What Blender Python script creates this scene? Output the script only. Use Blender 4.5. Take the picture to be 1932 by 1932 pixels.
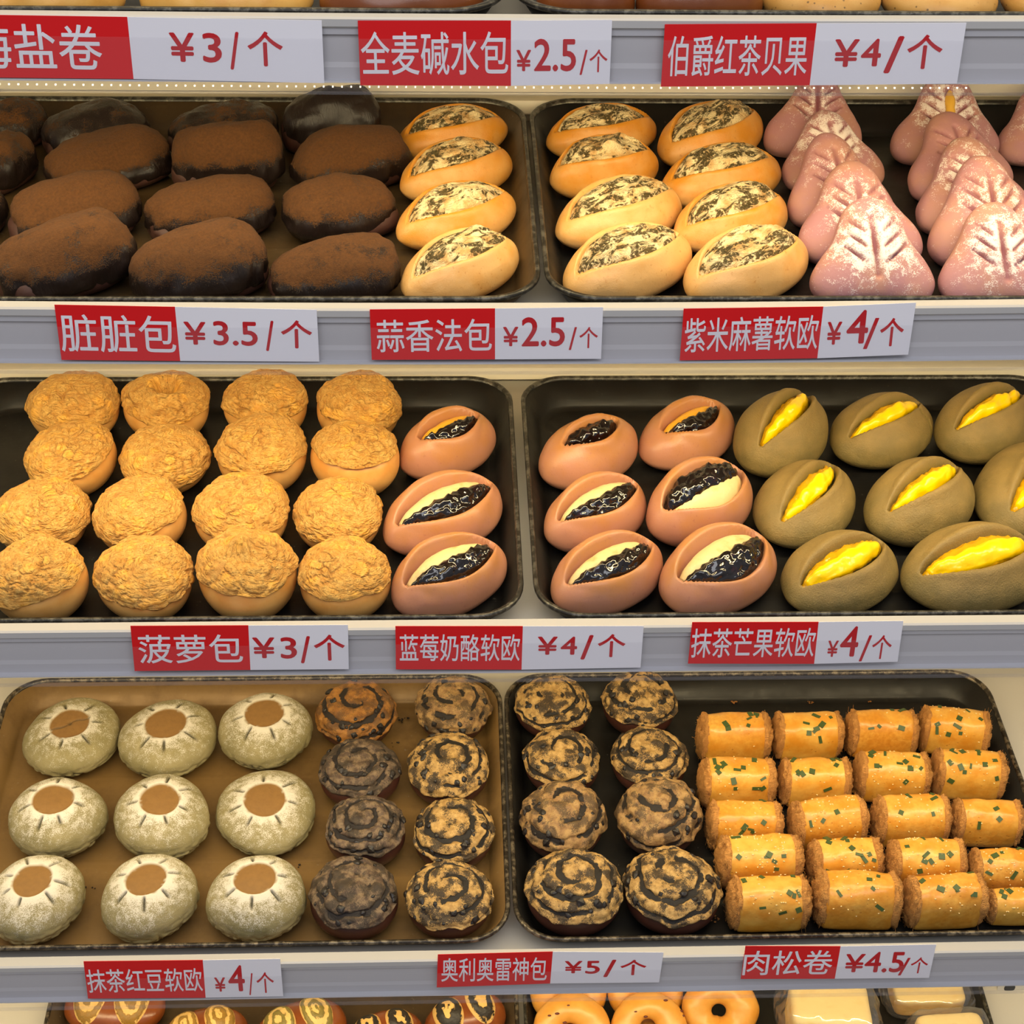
import bpy, math, random
import numpy as np
from mathutils import Matrix, Vector
from mathutils.geometry import delaunay_2d_cdt

for _o in list(bpy.data.objects):
    bpy.data.objects.remove(_o)
SC = bpy.context.scene
COL = SC.collection

# ------------------------------------------------------------------ camera
F_PX = 3108.9
PITCH, YAW, ROLL = 0.51644, 0.04449, 0.01614
CAM_Z = 1.95
CAM = np.array([0.0, 0.0, CAM_Z])
_cy, _sy, _cp, _sp = math.cos(YAW), math.sin(YAW), math.cos(PITCH), math.sin(PITCH)
FWD = np.array([_sy * _cp, _cy * _cp, -_sp])
_r = np.array([_cy, -_sy, 0.0]); _u = np.cross(_r, FWD)
_c, _s = math.cos(ROLL), math.sin(ROLL)
RIGHT = _c * _r + _s * _u
UP = -_s * _r + _c * _u
cam_d = bpy.data.cameras.new('camera')
cam_d.sensor_width = 36.0
cam_d.lens = 36.0 * F_PX / 1932.0
cam_d.clip_start = 0.05
cam = bpy.data.objects.new('camera', cam_d); COL.objects.link(cam)
cam.matrix_world = Matrix(((RIGHT[0], UP[0], -FWD[0], CAM[0]), (RIGHT[1], UP[1], -FWD[1], CAM[1]), (RIGHT[2], UP[2], -FWD[2], CAM[2]), (0, 0, 0, 1)))
SC.camera = cam

# ------------------------------------------------------------------ world, light, exposure
SC.view_settings.view_transform = 'Standard'
SC.view_settings.look = 'None'
SC.view_settings.gamma = 1.0
SC.view_settings.use_curve_mapping = False
SC.view_settings.exposure = 0.0
WORLD_STRENGTH = 0.46
WORLD_TOP, WORLD_LOW = (0.95, 0.95, 1.0), (0.36, 0.35, 0.34)
LED_COLOUR = (1.0, 0.80, 0.44)
LED_POWER = {0: 3.2, 1: 3.9, 2: 5.0, 3: 5.2, 4: 5.6}
CEIL_POWER = 27.0
w = bpy.data.worlds.new('shop_light'); SC.world = w; w.use_nodes = True
nt = w.node_tree; nt.nodes.clear()
wo = nt.nodes.new('ShaderNodeOutputWorld'); bg = nt.nodes.new('ShaderNodeBackground')
tc = nt.nodes.new('ShaderNodeTexCoord'); sx = nt.nodes.new('ShaderNodeSeparateXYZ'); mr = nt.nodes.new('ShaderNodeMapRange'); mx = nt.nodes.new('ShaderNodeMix')
mx.data_type = 'RGBA'
mr.inputs['From Min'].default_value = -0.5; mr.inputs['From Max'].default_value = 0.7
nt.links.new(tc.outputs['Generated'], sx.inputs[0]); nt.links.new(sx.outputs['Z'], mr.inputs['Value']); nt.links.new(mr.outputs[0], mx.inputs[0])
mx.inputs[6].default_value = (*WORLD_LOW, 1); mx.inputs[7].default_value = (*WORLD_TOP, 1)
nt.links.new(mx.outputs[2], bg.inputs['Color']); bg.inputs['Strength'].default_value = WORLD_STRENGTH
nt.links.new(bg.outputs[0], wo.inputs[0])


def area(name, loc, target, sx_, sy_, power, colour):
    l = bpy.data.lights.new(name, 'AREA'); l.shape = 'RECTANGLE'; l.size = sx_; l.size_y = sy_; l.energy = power; l.color = colour
    o = bpy.data.objects.new(name, l); COL.objects.link(o); o.location = loc
    d = Vector(target) - Vector(loc)
    o.rotation_euler = d.to_track_quat('-Z', 'Y').to_euler()
    return o


# unseen soft ceiling light behind the camera, added for highlights and front faces
area('ceiling_fill_light', (0.1, -0.5, 3.1), (0.0, 1.3, 0.9), 2.4, 1.0, CEIL_POWER, (0.95, 0.96, 1.0))

# ------------------------------------------------------------------ the display's frame of reference
ALPHA = 0.15602
CA, SA = math.cos(ALPHA), math.sin(ALPHA)
U3 = np.array([1.0, 0, 0]); V3 = np.array([0, CA, SA]); N3 = np.array([0, -SA, CA])
ROWS = {1: (1.310, -0.2949), 2: (1.304, -0.5331), 3: (1.2769, -0.8375), 4: (1.2741, -1.2399), 5: (1.215, -1.640)}   # front tray rim (y, z below camera)
DEPTH = 0.030
TRAY_W, TRAY_D = 0.60, 0.40


def row_origin(r):
    y, z = ROWS[r]
    return np.array([0.0, y, CAM_Z + z])


def to_world(r, P):
    P = np.asarray(P, float)
    return row_origin(r) + P[:, 0:1] * U3 + P[:, 1:2] * V3 + P[:, 2:3] * N3


def project(P):
    d = P - CAM
    z = d @ FWD
    return np.stack([966 + F_PX * (d @ RIGHT) / z, 966 - F_PX * (d @ UP) / z], 1), z


def ray(px, py):
    return FWD + (px - 966) / F_PX * RIGHT - (py - 966) / F_PX * UP


for _i in range(0, 5):      # warm lamp strip under the front edge of the upper shelves
    if _i == 0:  # no shelf above here; lamp added unseen to warm the top breads
        _y, _z = 1.33, CAM_Z - 0.02
    else:
        _y, _z = ROWS[_i][0] + 0.030, CAM_Z + ROWS[_i][1] - 0.056
    area('shelf_lamp', (0.0, _y, _z), (0.0, _y + 0.13, _z - 0.20), 1.7, 0.02, LED_POWER[_i], LED_COLOUR)


# ------------------------------------------------------------------ helpers: noise
def _hash(ix, iy, iz, seed):
    h = (ix.astype(np.int64) * 73856093) ^ (iy.astype(np.int64) * 19349663) ^ (iz.astype(np.int64) * 83492791) ^ (seed * 2654435761 & 0x7fffffff)
    h = h & 0xffffffff
    h = ((h ^ (h >> 15)) * 0x2c1b3c6d) & 0xffffffff
    h = ((h ^ (h >> 12)) * 0x297a2d39) & 0xffffffff
    h = h ^ (h >> 15)
    return h.astype(np.float64) / 4294967295.0


def vnoise(P, seed=0):
    I = np.floor(P).astype(np.int64); f = P - I
    f = f * f * (3 - 2 * f)
    out = 0
    for dx in (0, 1):
        wx = f[:, 0] if dx else 1 - f[:, 0]
        for dy in (0, 1):
            wy = f[:, 1] if dy else 1 - f[:, 1]
            for dz in (0, 1):
                wz = f[:, 2] if dz else 1 - f[:, 2]
                out = out + wx * wy * wz * _hash(I[:, 0] + dx, I[:, 1] + dy, I[:, 2] + dz, seed)
    return out * 2 - 1


def fbm(P, scale, octs=3, seed=0, gain=0.5):
    out = 0; a = 1.0; t = 0; Q = P * scale
    for k in range(octs):
        out = out + a * vnoise(Q + 17.3 * k, seed + k * 13); t += a; a *= gain; Q = Q * 2.03
    return out / t


def worley(P, seed=0):
    I = np.floor(P).astype(np.int64)
    f1 = np.full(len(P), 9.0); f2 = np.full(len(P), 9.0); cid = np.zeros(len(P))
    for dx in (-1, 0, 1):
        for dy in (-1, 0, 1):
            for dz in (-1, 0, 1):
                a, b, c = I[:, 0] + dx, I[:, 1] + dy, I[:, 2] + dz
                q = np.stack([a + _hash(a, b, c, seed + 1), b + _hash(a, b, c, seed + 2), c + _hash(a, b, c, seed + 3)], 1)
                d = np.sqrt(((P - q) ** 2).sum(1)); h = _hash(a, b, c, seed + 4)
                closer = d < f1
                f2 = np.where(closer, f1, np.minimum(f2, d)); cid = np.where(closer, h, cid); f1 = np.where(closer, d, f1)
    return f1, f2, cid


def ss(a, b, x):
    t = np.clip((x - a) / (b - a), 0, 1)
    return t * t * (3 - 2 * t)


def spow(x, e):
    return np.sign(x) * np.abs(x) ** e


# ------------------------------------------------------------------ helpers: meshes
def sph(nu, nv, axis='z'):
    th = np.arange(nu) / nu * 2 * math.pi
    ph = np.arange(1, nv) / nv * math.pi
    PH, TH = np.meshgrid(ph, th, indexing='ij')
    c = np.cos(PH).ravel(); s = np.sin(PH).ravel(); ct = np.cos(TH).ravel(); st = np.sin(TH).ravel()
    D = np.stack([s * ct, s * st, c], 1) if axis == 'z' else np.stack([c, s * ct, s * st], 1)
    pole = np.array([0, 0, 1.0]) if axis == 'z' else np.array([1.0, 0, 0])
    D = np.vstack([pole, D, -pole])
    Fs = []
    for j in range(nu):
        Fs.append((0, 1 + j, 1 + (j + 1) % nu))
    for i in range(nv - 2):
        a = 1 + i * nu; b = a + nu
        for j in range(nu):
            k = (j + 1) % nu
            Fs.append((a + j, b + j, b + k, a + k))
    a = 1 + (nv - 2) * nu; last = len(D) - 1
    for j in range(nu):
        Fs.append((a + j, last, a + (j + 1) % nu))
    return D, Fs


_SPH = {}


def sphc(nu, nv, axis='z'):
    if (nu, nv, axis) not in _SPH:
        _SPH[(nu, nv, axis)] = sph(nu, nv, axis)
    D, Fs = _SPH[(nu, nv, axis)]
    return D.copy(), Fs


def gridf(nx, ny):
    return [(i * ny + j, (i + 1) * ny + j, (i + 1) * ny + j + 1, i * ny + j + 1) for i in range(nx - 1) for j in range(ny - 1)]


def make_mesh(name, V, Fs, mats, attrs=None, smooth=True, midx=None):
    me = bpy.data.meshes.new(name)
    me.from_pydata(np.asarray(V, float).tolist(), [], Fs)
    for m in (mats if isinstance(mats, (list, tuple)) else [mats]):
        me.materials.append(m)
    if smooth:
        me.polygons.foreach_set('use_smooth', [True] * len(me.polygons))
    if midx is not None:
        me.polygons.foreach_set('material_index', midx)
    for k, a in (attrs or {}).items():
        at = me.attributes.new(k, 'FLOAT', 'POINT')
        at.data.foreach_set('value', np.asarray(a, np.float32))
    me.update()
    return me


def link(name, me, parent=None):
    o = bpy.data.objects.new(name, me); COL.objects.link(o)
    if parent is not None:
        o.parent = parent
    return o


def empty(name):
    o = bpy.data.objects.new(name, None); COL.objects.link(o); o.empty_display_size = 0.02
    return o


def tag(o, label=None, cat=None, group=None, kind=None):
    if label: o['label'] = label
    if cat: o['category'] = cat
    if group: o['group'] = group
    if kind: o['kind'] = kind
    return o


class MB:
    """collects boxes and prisms into one mesh"""
    def __init__(s):
        s.V = []; s.F = []; s.M = []

    def add(s, V, Fs, m=0):
        b = len(s.V); s.V += [tuple(v) for v in V]; s.F += [tuple(b + i for i in f) for f in Fs]; s.M += [m] * len(Fs)
        return s

    def box(s, x0, x1, y0, y1, z0, z1, m=0):
        V = [(x, y, z) for x in (x0, x1) for y in (y0, y1) for z in (z0, z1)]
        return s.add(V, [(0, 1, 3, 2), (4, 6, 7, 5), (0, 4, 5, 1), (2, 3, 7, 6), (0, 2, 6, 4), (1, 5, 7, 3)], m)

    def sweep(s, prof, xs, dz=None, m=0):
        """closed profile of (y, z) swept along x"""
        n = len(prof); V = []; Fs = []
        for x in xs:
            o = dz(x) if dz else 0.0
            V += [(x, y, z + o) for y, z in prof]
        for i in range(len(xs) - 1):
            for j in range(n):
                k = (j + 1) % n
                Fs.append((i * n + j, i * n + k, (i + 1) * n + k, (i + 1) * n + j))
        Fs.append(tuple(range(n))[::-1]); Fs.append(tuple(range((len(xs) - 1) * n, len(xs) * n)))
        return s.add(V, Fs, m)

    def mesh(s, name, mats, smooth=False):
        return make_mesh(name, s.V, s.F, mats, smooth=smooth, midx=s.M)


# ------------------------------------------------------------------ helpers: materials
def lin(h):
    h = h.lstrip('#'); v = [int(h[i:i + 2], 16) / 255 for i in (0, 2, 4)]
    return tuple(x / 12.92 if x <= 0.04045 else ((x + 0.055) / 1.055) ** 2.4 for x in v) + (1.0,)


class Mat:
    def __init__(s, name):
        s.m = bpy.data.materials.new(name); s.m.use_nodes = True
        s.nt = s.m.node_tree; s.nt.nodes.clear()
        s.out = s.nt.nodes.new('ShaderNodeOutputMaterial')
        s.b = s.nt.nodes.new('ShaderNodeBsdfPrincipled')
        s.nt.links.new(s.b.outputs[0], s.out.inputs[0])
        s._co = None

    def n(s, t, **kw):
        nd = s.nt.nodes.new(t)
        for k, v in kw.items():
            setattr(nd, k, v)
        return nd

    def put(s, sock, v):
        if isinstance(v, bpy.types.NodeSocket):
            s.nt.links.new(v, sock)
        elif v is not None:
            sock.default_value = v

    def co(s):
        if s._co is None:
            t = s.n('ShaderNodeTexCoord'); oi = s.n('ShaderNodeObjectInfo')
            ml = s.n('ShaderNodeMath', operation='MULTIPLY'); s.put(ml.inputs[0], oi.outputs['Random']); ml.inputs[1].default_value = 7.0
            ad = s.n('ShaderNodeVectorMath', operation='ADD'); s.put(ad.inputs[0], t.outputs['Object']); s.put(ad.inputs[1], ml.outputs[0])
            s._co = ad.outputs[0]
        return s._co

    def noise(s, scale, detail=3.0, rough=0.55, dist=0.0, stretch=None):
        nd = s.n('ShaderNodeTexNoise'); c = s.co()
        if stretch:
            v = s.n('ShaderNodeVectorMath', operation='MULTIPLY'); s.put(v.inputs[0], c); v.inputs[1].default_value = stretch; c = v.outputs[0]
        s.put(nd.inputs['Vector'], c)
        nd.inputs['Scale'].default_value = scale; nd.inputs['Detail'].default_value = detail; nd.inputs['Roughness'].default_value = rough; nd.inputs['Distortion'].default_value = dist
        return nd.outputs['Fac']

    def voro(s, scale, feature='F1', out='Distance'):
        nd = s.n('ShaderNodeTexVoronoi', feature=feature); s.put(nd.inputs['Vector'], s.co()); nd.inputs['Scale'].default_value = scale
        return nd.outputs[out]

    def attr(s, name):
        return s.n('ShaderNodeAttribute', attribute_name=name).outputs['Fac']

    def rnd(s):
        return s.n('ShaderNodeObjectInfo').outputs['Random']

    def mt(s, op, a, b=0.0, clamp=False):
        nd = s.n('ShaderNodeMath', operation=op); nd.use_clamp = clamp
        s.put(nd.inputs[0], a); s.put(nd.inputs[1], b)
        return nd.outputs[0]

    def rng(s, v, a, b, c=0.0, d=1.0):
        nd = s.n('ShaderNodeMapRange', interpolation_type='SMOOTHSTEP')
        s.put(nd.inputs['Value'], v); nd.inputs['From Min'].default_value = a; nd.inputs['From Max'].default_value = b; nd.inputs['To Min'].default_value = c; nd.inputs['To Max'].default_value = d
        return nd.outputs[0]

    def mix(s, f, a, b):
        nd = s.n('ShaderNodeMix', data_type='RGBA')
        s.put(nd.inputs[0], f); s.put(nd.inputs[6], a); s.put(nd.inputs[7], b)
        return nd.outputs[2]

    def bump(s, h, strength=0.5, dist=0.001, normal=None):
        nd = s.n('ShaderNodeBump'); nd.inputs['Strength'].default_value = strength; nd.inputs['Distance'].default_value = dist
        s.put(nd.inputs['Height'], h)
        if normal is not None:
            s.put(nd.inputs['Normal'], normal)
        return nd.outputs[0]

    def done(s, colour, rough=0.6, normal=None, **kw):
        s.put(s.b.inputs['Base Color'], colour); s.put(s.b.inputs['Roughness'], rough)
        if normal is not None:
            s.put(s.b.inputs['Normal'], normal)
        for k, v in kw.items():
            s.put(s.b.inputs[k.replace('_', ' ')], v)
        return s.m


def plain(name, hexc, rough=0.5, **kw):
    return Mat(name).done(lin(hexc), rough, **kw)


def clear_sheet(name, tint, haze, gloss_rough=0.08, haze_col='#e8e8f0', gloss=0.04):
    """thin clear plastic: see-through, a little milky, glossy at a slant"""
    s = Mat(name); s.nt.nodes.remove(s.b)
    tr = s.n('ShaderNodeBsdfTransparent'); tr.inputs[0].default_value = (*tint, 1)
    df = s.n('ShaderNodeBsdfDiffuse'); df.inputs[0].default_value = lin(haze_col)
    gl = s.n('ShaderNodeBsdfGlossy'); gl.inputs['Roughness'].default_value = gloss_rough
    m1 = s.n('ShaderNodeMixShader'); m1.inputs[0].default_value = haze
    s.nt.links.new(tr.outputs[0], m1.inputs[1]); s.nt.links.new(df.outputs[0], m1.inputs[2])
    lw = s.n('ShaderNodeLayerWeight'); lw.inputs[0].default_value = 0.5
    fr = s.mt('ADD', s.mt('MULTIPLY', s.mt('POWER', lw.outputs['Facing'], 4.0), 0.6), gloss)
    m2 = s.n('ShaderNodeMixShader'); s.nt.links.new(fr, m2.inputs[0])
    s.nt.links.new(m1.outputs[0], m2.inputs[1]); s.nt.links.new(gl.outputs[0], m2.inputs[2])
    s.nt.links.new(m2.outputs[0], s.out.inputs[0])
    return s.m


def crust(name, pale, brown, deep, rough=0.45, amount=0.5, spot=None, fine=0.25, pores=900.0):
    """baked crust: pale dough browned by noise and by the 'brown' attribute"""
    s = Mat(name)
    n1 = s.noise(38, 4); n2 = s.noise(260, 3)
    f = s.mt('ADD', s.attr('brown'), s.rng(n1, 0.3, 0.75, -0.35, 0.35), clamp=True)
    col = s.mix(f, lin(pale), lin(brown))
    col = s.mix(s.rng(n2, 0.60, 0.78, 0, amount), col, lin(deep))
    if spot:
        col = s.mix(s.rng(s.voro(170), 0.12, 0.2, 0.75, 0), col, lin(spot))
    h = s.mt('ADD', s.mt('MULTIPLY', s.noise(120, 3), 0.7), s.mt('MULTIPLY', s.noise(pores, 2), 0.3))
    return s.done(col, rough, s.bump(h, fine, 0.0012))

# ------------------------------------------------------------------ materials
def metal_pan(name, base, worn, rough=0.38, wear=0.5, crease=0.0):
    s = Mat(name)
    n = s.noise(22, 5, 0.65); n2 = s.noise(190, 4, 0.7)
    col = s.mix(s.rng(n, 0.42, 0.72, 0, wear), lin(base), lin(worn))
    col = s.mix(s.rng(n2, 0.66, 0.74, 0, wear), col, lin('#8d8474'))
    sc = s.noise(60, 2, 0.5, 0, (1.0, 14.0, 1.0))
    return s.done(col, s.rng(n, 0.3, 0.7, rough - 0.06, rough + 0.16), s.bump(sc, 0.12, 0.0006), Metallic=0.25, Specular_IOR_Level=0.5)


def rim_metal(name, base, worn):
    s = Mat(name)
    n = s.noise(120, 5, 0.7)
    col = s.mix(s.rng(n, 0.45, 0.62), lin(base), lin(worn))
    return s.done(col, 0.34, s.bump(s.noise(300, 3), 0.2, 0.0006), Metallic=0.45)


MT = {}
MT['pan_black'] = metal_pan('pan_black', '#100e0d', '#191714', 0.42, 0.3)
MT['pan_gold'] = metal_pan('pan_gold', '#785c34', '#59401f', 0.42, 0.55)
MT['pan_brown'] = metal_pan('pan_brown', '#46351f', '#2a2014', 0.42, 0.6)
MT['rim_dark'] = rim_metal('rim_dark', '#2b2925', '#5d5a52')
MT['rim_worn'] = rim_metal('rim_worn', '#2d2721', '#756a58')
MT['rail_white'] = plain('rail_white', '#bdbbba', 0.4)
MT['rail_grey'] = plain('rail_grey', '#bdbbbf', 0.42)
MT['rail_light'] = plain('rail_light', '#c9c9d0', 0.4)
MT['deck'] = plain('deck', '#cbc6bd', 0.5)
MT['wall'] = plain('wall', '#d9d1c0', 0.55)
MT['post'] = plain('post', '#c4c2c0', 0.4)
MT['slot'] = plain('slot', '#1b1b1b', 0.8)
MT['floor'] = plain('floor', '#9b958c', 0.5)
MT['clear'] = clear_sheet('clear_plastic', (0.98, 0.98, 0.985), 0.035, gloss=0.025)
MT['bag'] = clear_sheet('bag_film', (0.95, 0.94, 0.92), 0.05, 0.12, gloss=0.12)
MT['paper_red'] = plain('paper_red', '#e2000c', 0.45)
MT['paper_white'] = plain('paper_white', '#f2f0f8', 0.5)
MT['ink_red'] = plain('ink_red', '#c81420', 0.5)
MT['ink_white'] = plain('ink_white', '#f0edf4', 0.5)
s = Mat('led_reflection'); s.put(s.b.inputs['Emission Color'], (1.0, 0.9, 0.7, 1)); s.b.inputs['Emission Strength'].default_value = 1.6  # glow drawn for reflected dots of the lamp strip
MT['led_glint'] = s.done(lin('#fff4dc'), 0.4)

# chocolate coating under cocoa powder
s = Mat('chocolate_coating')
n = s.noise(70, 4, 0.6); fine = s.noise(900, 3, 0.7)
m = s.mt('ADD', s.mt('ADD', s.attr('dust'), s.rng(n, 0.25, 0.75, -0.26, 0.26)), s.rng(fine, 0.2, 0.8, -0.34, 0.34))
m = s.rng(m, 0.40, 0.66)
col = s.mix(m, s.mix(s.noise(90, 3), lin('#120b09'), lin('#221612')), s.mix(s.noise(420, 3), lin('#3a220e'), lin('#684018')))
h = s.mt('ADD', s.mt('MULTIPLY', m, s.mt('ADD', s.mt('MULTIPLY', fine, 0.8), 0.25)), s.mt('MULTIPLY', s.noise(75, 3, 0.6, 0.6, (1.6, 0.9, 0.5)), 0.9))
MT['chocolate'] = s.done(col, s.mix(m, (0.42,) * 3 + (1,), (0.95,) * 3 + (1,)), s.bump(h, 0.6, 0.0026), Specular_IOR_Level=0.42)
MT['choc_bread'] = crust('choc_bread', '#3f2219', '#4c2a1f', '#26150f', 0.6, 0.4)
# garlic bun
MT['garlic_crust'] = crust('garlic_crust', '#d8a866', '#cc8722', '#b06c18', 0.40, 0.55, fine=0.4)
s = Mat('garlic_crumb')
n = s.noise(80, 4, 0.65, 0.8, (0.55, 1.5, 1.0)); n2 = s.noise(330, 3, 0.6)
herb = s.mt('MULTIPLY', s.rng(n, 0.47, 0.56), s.rng(n2, 0.38, 0.50))
toast = s.rng(s.noise(70, 4), 0.40, 0.68, 0, 0.8)
col = s.mix(toast, lin('#ecd6a2'), lin('#c8934a'))
col = s.mix(herb, col, s.mix(s.noise(300, 2), lin('#35370f'), lin('#5f461a')))
hh = s.mt('ADD', s.mt('ADD', s.mt('MULTIPLY', s.noise(85, 4, 0.7, 1.2, (0.5, 1.4, 1.0)), 1.2), s.mt('MULTIPLY', n2, 0.4)), s.mt('MULTIPLY', herb, 0.4))
MT['garlic_crumb'] = s.done(col, 0.62, s.bump(hh, 1.0, 0.0055))
# purple rice bun
s = Mat('purple_dough')
n = s.noise(30, 3); fine = s.noise(850, 3, 0.7); mid = s.noise(110, 4, 0.65)
col = s.mix(s.rng(n, 0.35, 0.7), lin('#a8777c'), lin('#b08072'))
fl = s.mt('ADD', s.mt('ADD', s.attr('flour'), s.rng(fine, 0.25, 0.75, -0.34, 0.34)), s.rng(mid, 0.3, 0.7, -0.3, 0.3))
fl = s.rng(fl, 0.46, 0.86, 0, 0.88)
col = s.mix(fl, col, lin('#ece2de'))
col = s.mix(s.attr('cut'), col, lin('#7f4652'))
MT['purple'] = s.done(col, 0.68, s.bump(s.mt('ADD', mid, s.mt('MULTIPLY', fl, s.mt('MULTIPLY', fine, 0.6))), 0.3, 0.0015))
MT['custard'] = plain('custard', '#d8a63c', 0.5)
# pineapple bun
s = Mat('cookie_crust')
n = s.noise(140, 5, 0.7); fine = s.noise(750, 3, 0.7)
pl = s.attr('plate')
col = s.mix(s.rng(n, 0.3, 0.7), lin('#d9993f'), lin('#ecbc66'))
col = s.mix(s.mt('MULTIPLY', pl, 0.55), col, lin('#e8a83a'))
col = s.mix(s.rng(s.noise(45, 3), 0.45, 0.75, 0, 0.5), col, lin('#d09240'))
ck = s.noise(420, 4, 0.7, 1.5); ckm = s.rng(ck, 0.30, 0.44, 0.9, 0)
cr = s.mt('MAXIMUM', s.mt('MULTIPLY', s.attr('crack'), 0.8), s.mt('MULTIPLY', ckm, s.mt('SUBTRACT', 1.0, s.mt('MULTIPLY', pl, 0.7))), clamp=True)
col = s.mix(s.mt('MULTIPLY', cr, 0.65), col, lin('#a4652c'))
h = s.mt('SUBTRACT', s.mt('ADD', s.mt('MULTIPLY', n, 0.6), s.mt('MULTIPLY', fine, s.mt('SUBTRACT', 0.6, s.mt('MULTIPLY', pl, 0.45)))), s.mt('MULTIPLY', cr, 1.0))
MT['cookie'] = s.done(col, s.mix(pl, (0.75,) * 3 + (1,), (0.5,) * 3 + (1,)), s.bump(h, 1.0, 0.0032))
MT['bun_gold'] = crust('bun_gold', '#e0ab62', '#d08c3c', '#b8701f', 0.34, 0.2, fine=0.12)
# filled pink buns
MT['pink_crust'] = crust('pink_crust', '#b47d62', '#b2783e', '#9a5c50', 0.36, 0.45, fine=0.25)
s = Mat('pink_inside'); MT['pink_inside'] = s.done(s.mix(s.noise(120), lin('#b97f8a'), lin('#cfa0a0')), 0.6, s.bump(s.noise(400), 0.4, 0.001))
s = Mat('cream_cheese'); n = s.noise(300, 3)
MT['cheese'] = s.done(s.mix(s.rng(s.noise(60, 3), 0.5, 0.8), lin('#d8c088'), lin('#c69a50')), 0.42, s.bump(n, 0.5, 0.0012))
MT['yolk'] = Mat('yellow_custard').done(lin('#dfa12e'), 0.3)
s = Mat('blueberry_jam'); n = s.noise(120, 3)
MT['jam'] = s.done(s.mix(s.rng(n, 0.55, 0.8), lin('#0d0709'), lin('#2c0a14')), 0.08, s.bump(s.voro(190, 'SMOOTH_F1'), 0.5, 0.003), Specular_IOR_Level=0.8)
# matcha mango
s = Mat('matcha_crust'); n = s.noise(45, 4); f2 = s.noise(700, 3)
col = s.mix(s.rng(n, 0.3, 0.7), lin('#726336'), lin('#87723f'))
col = s.mix(s.mt('MULTIPLY', s.attr('brown'), 0.6), col, lin('#8f703a'))
col = s.mix(s.attr('inner'), col, lin('#6e612c'))
MT['matcha_crust'] = s.done(col, 0.6, s.bump(s.mt('ADD', s.noise(110, 4, 0.65), s.mt('MULTIPLY', f2, 0.6)), 0.55, 0.002))
s = Mat('mango'); MT['mango'] = s.done(s.mix(s.noise(70, 3), lin('#fcd800'), lin('#f3bf00')), 0.22, s.bump(s.noise(120, 2), 0.35, 0.002))
s = Mat('mango_jelly'); MT['mango_jelly'] = s.done(s.mix(s.noise(150, 3), lin('#d9a408'), lin('#b88608')), 0.15, s.bump(s.noise(240, 2), 0.5, 0.002))
# matcha red bean
s = Mat('matcha_flour'); fine = s.noise(1000, 3, 0.75); mid = s.noise(130, 4)
col = s.mix(s.rng(s.noise(35, 3), 0.3, 0.7), lin('#82784f'), lin('#978b62'))
fl = s.rng(s.mt('ADD', s.mt('ADD', s.attr('flour'), s.rng(fine, 0.25, 0.75, -0.40, 0.40)), s.rng(mid, 0.3, 0.7, -0.18, 0.18)), 0.44, 0.92, 0, 0.85)
fl = s.mt('MULTIPLY', fl, s.mt('SUBTRACT', 1.0, s.attr('disc'), clamp=True))
col = s.mix(s.attr('disc'), col, s.mix(s.noise(160, 4), lin('#77552a'), lin('#8c6632')))
col = s.mix(fl, col, lin('#e0d9cc'))
col = s.mix(s.mt('MULTIPLY', s.attr('cut'), 1.0, True), col, lin('#3c3826'))
MT['matcha_flour'] = s.done(col, 0.72, s.bump(s.mt('ADD', s.mt('MULTIPLY', s.noise(90, 4, 0.6, 0.5, (1, 1, 1.8)), 1.0), s.mt('MULTIPLY', s.mt('MULTIPLY', fine, fl), 0.5)), 0.45, 0.002))


# cookie-topped chocolate swirl buns
def topping(name, a, b, dark, speck):
    s = Mat(name); n = s.noise(150, 4, 0.65); fine = s.noise(1100, 3, 0.75)
    col = s.mix(s.rng(n, 0.35, 0.65), lin(a), lin(b))
    sp = s.rng(s.mt('ADD', fine, s.rng(s.noise(70, 3), 0.35, 0.65, -0.16, 0.16)), 0.46, 0.56, 0, speck)
    col = s.mix(sp, col, lin('#2b221a'))
    gm = s.rng(s.mt('ADD', s.attr('groove'), s.rng(n, 0.3, 0.7, -0.3, 0.3)), 0.42, 0.66)
    col = s.mix(gm, col, lin(dark))
    return s.done(col, 0.62, s.bump(s.mt('SUBTRACT', s.mt('ADD', n, s.mt('MULTIPLY', fine, 0.5)), s.mt('MULTIPLY', gm, 0.6)), 0.6, 0.002))


MT['top_tan'] = topping('top_tan', '#a07c46', '#c6a163', '#17110e', 0.95)
MT['top_mocha'] = topping('top_mocha', '#7d6850', '#4c3a30', '#1c1413', 0.85)
MT['top_orange'] = topping('top_orange', '#a4702f', '#865622', '#1d120d', 0.6)
MT['top_brown'] = topping('top_brown', '#8d6a44', '#ad8a56', '#1b1310', 0.75)
MT['choc_bun'] = crust('choc_bun', '#3a1f18', '#4b2a20', '#24130f', 0.42, 0.4, fine=0.2)
MT['chip'] = plain('chip', '#1d1715', 0.45)
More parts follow.
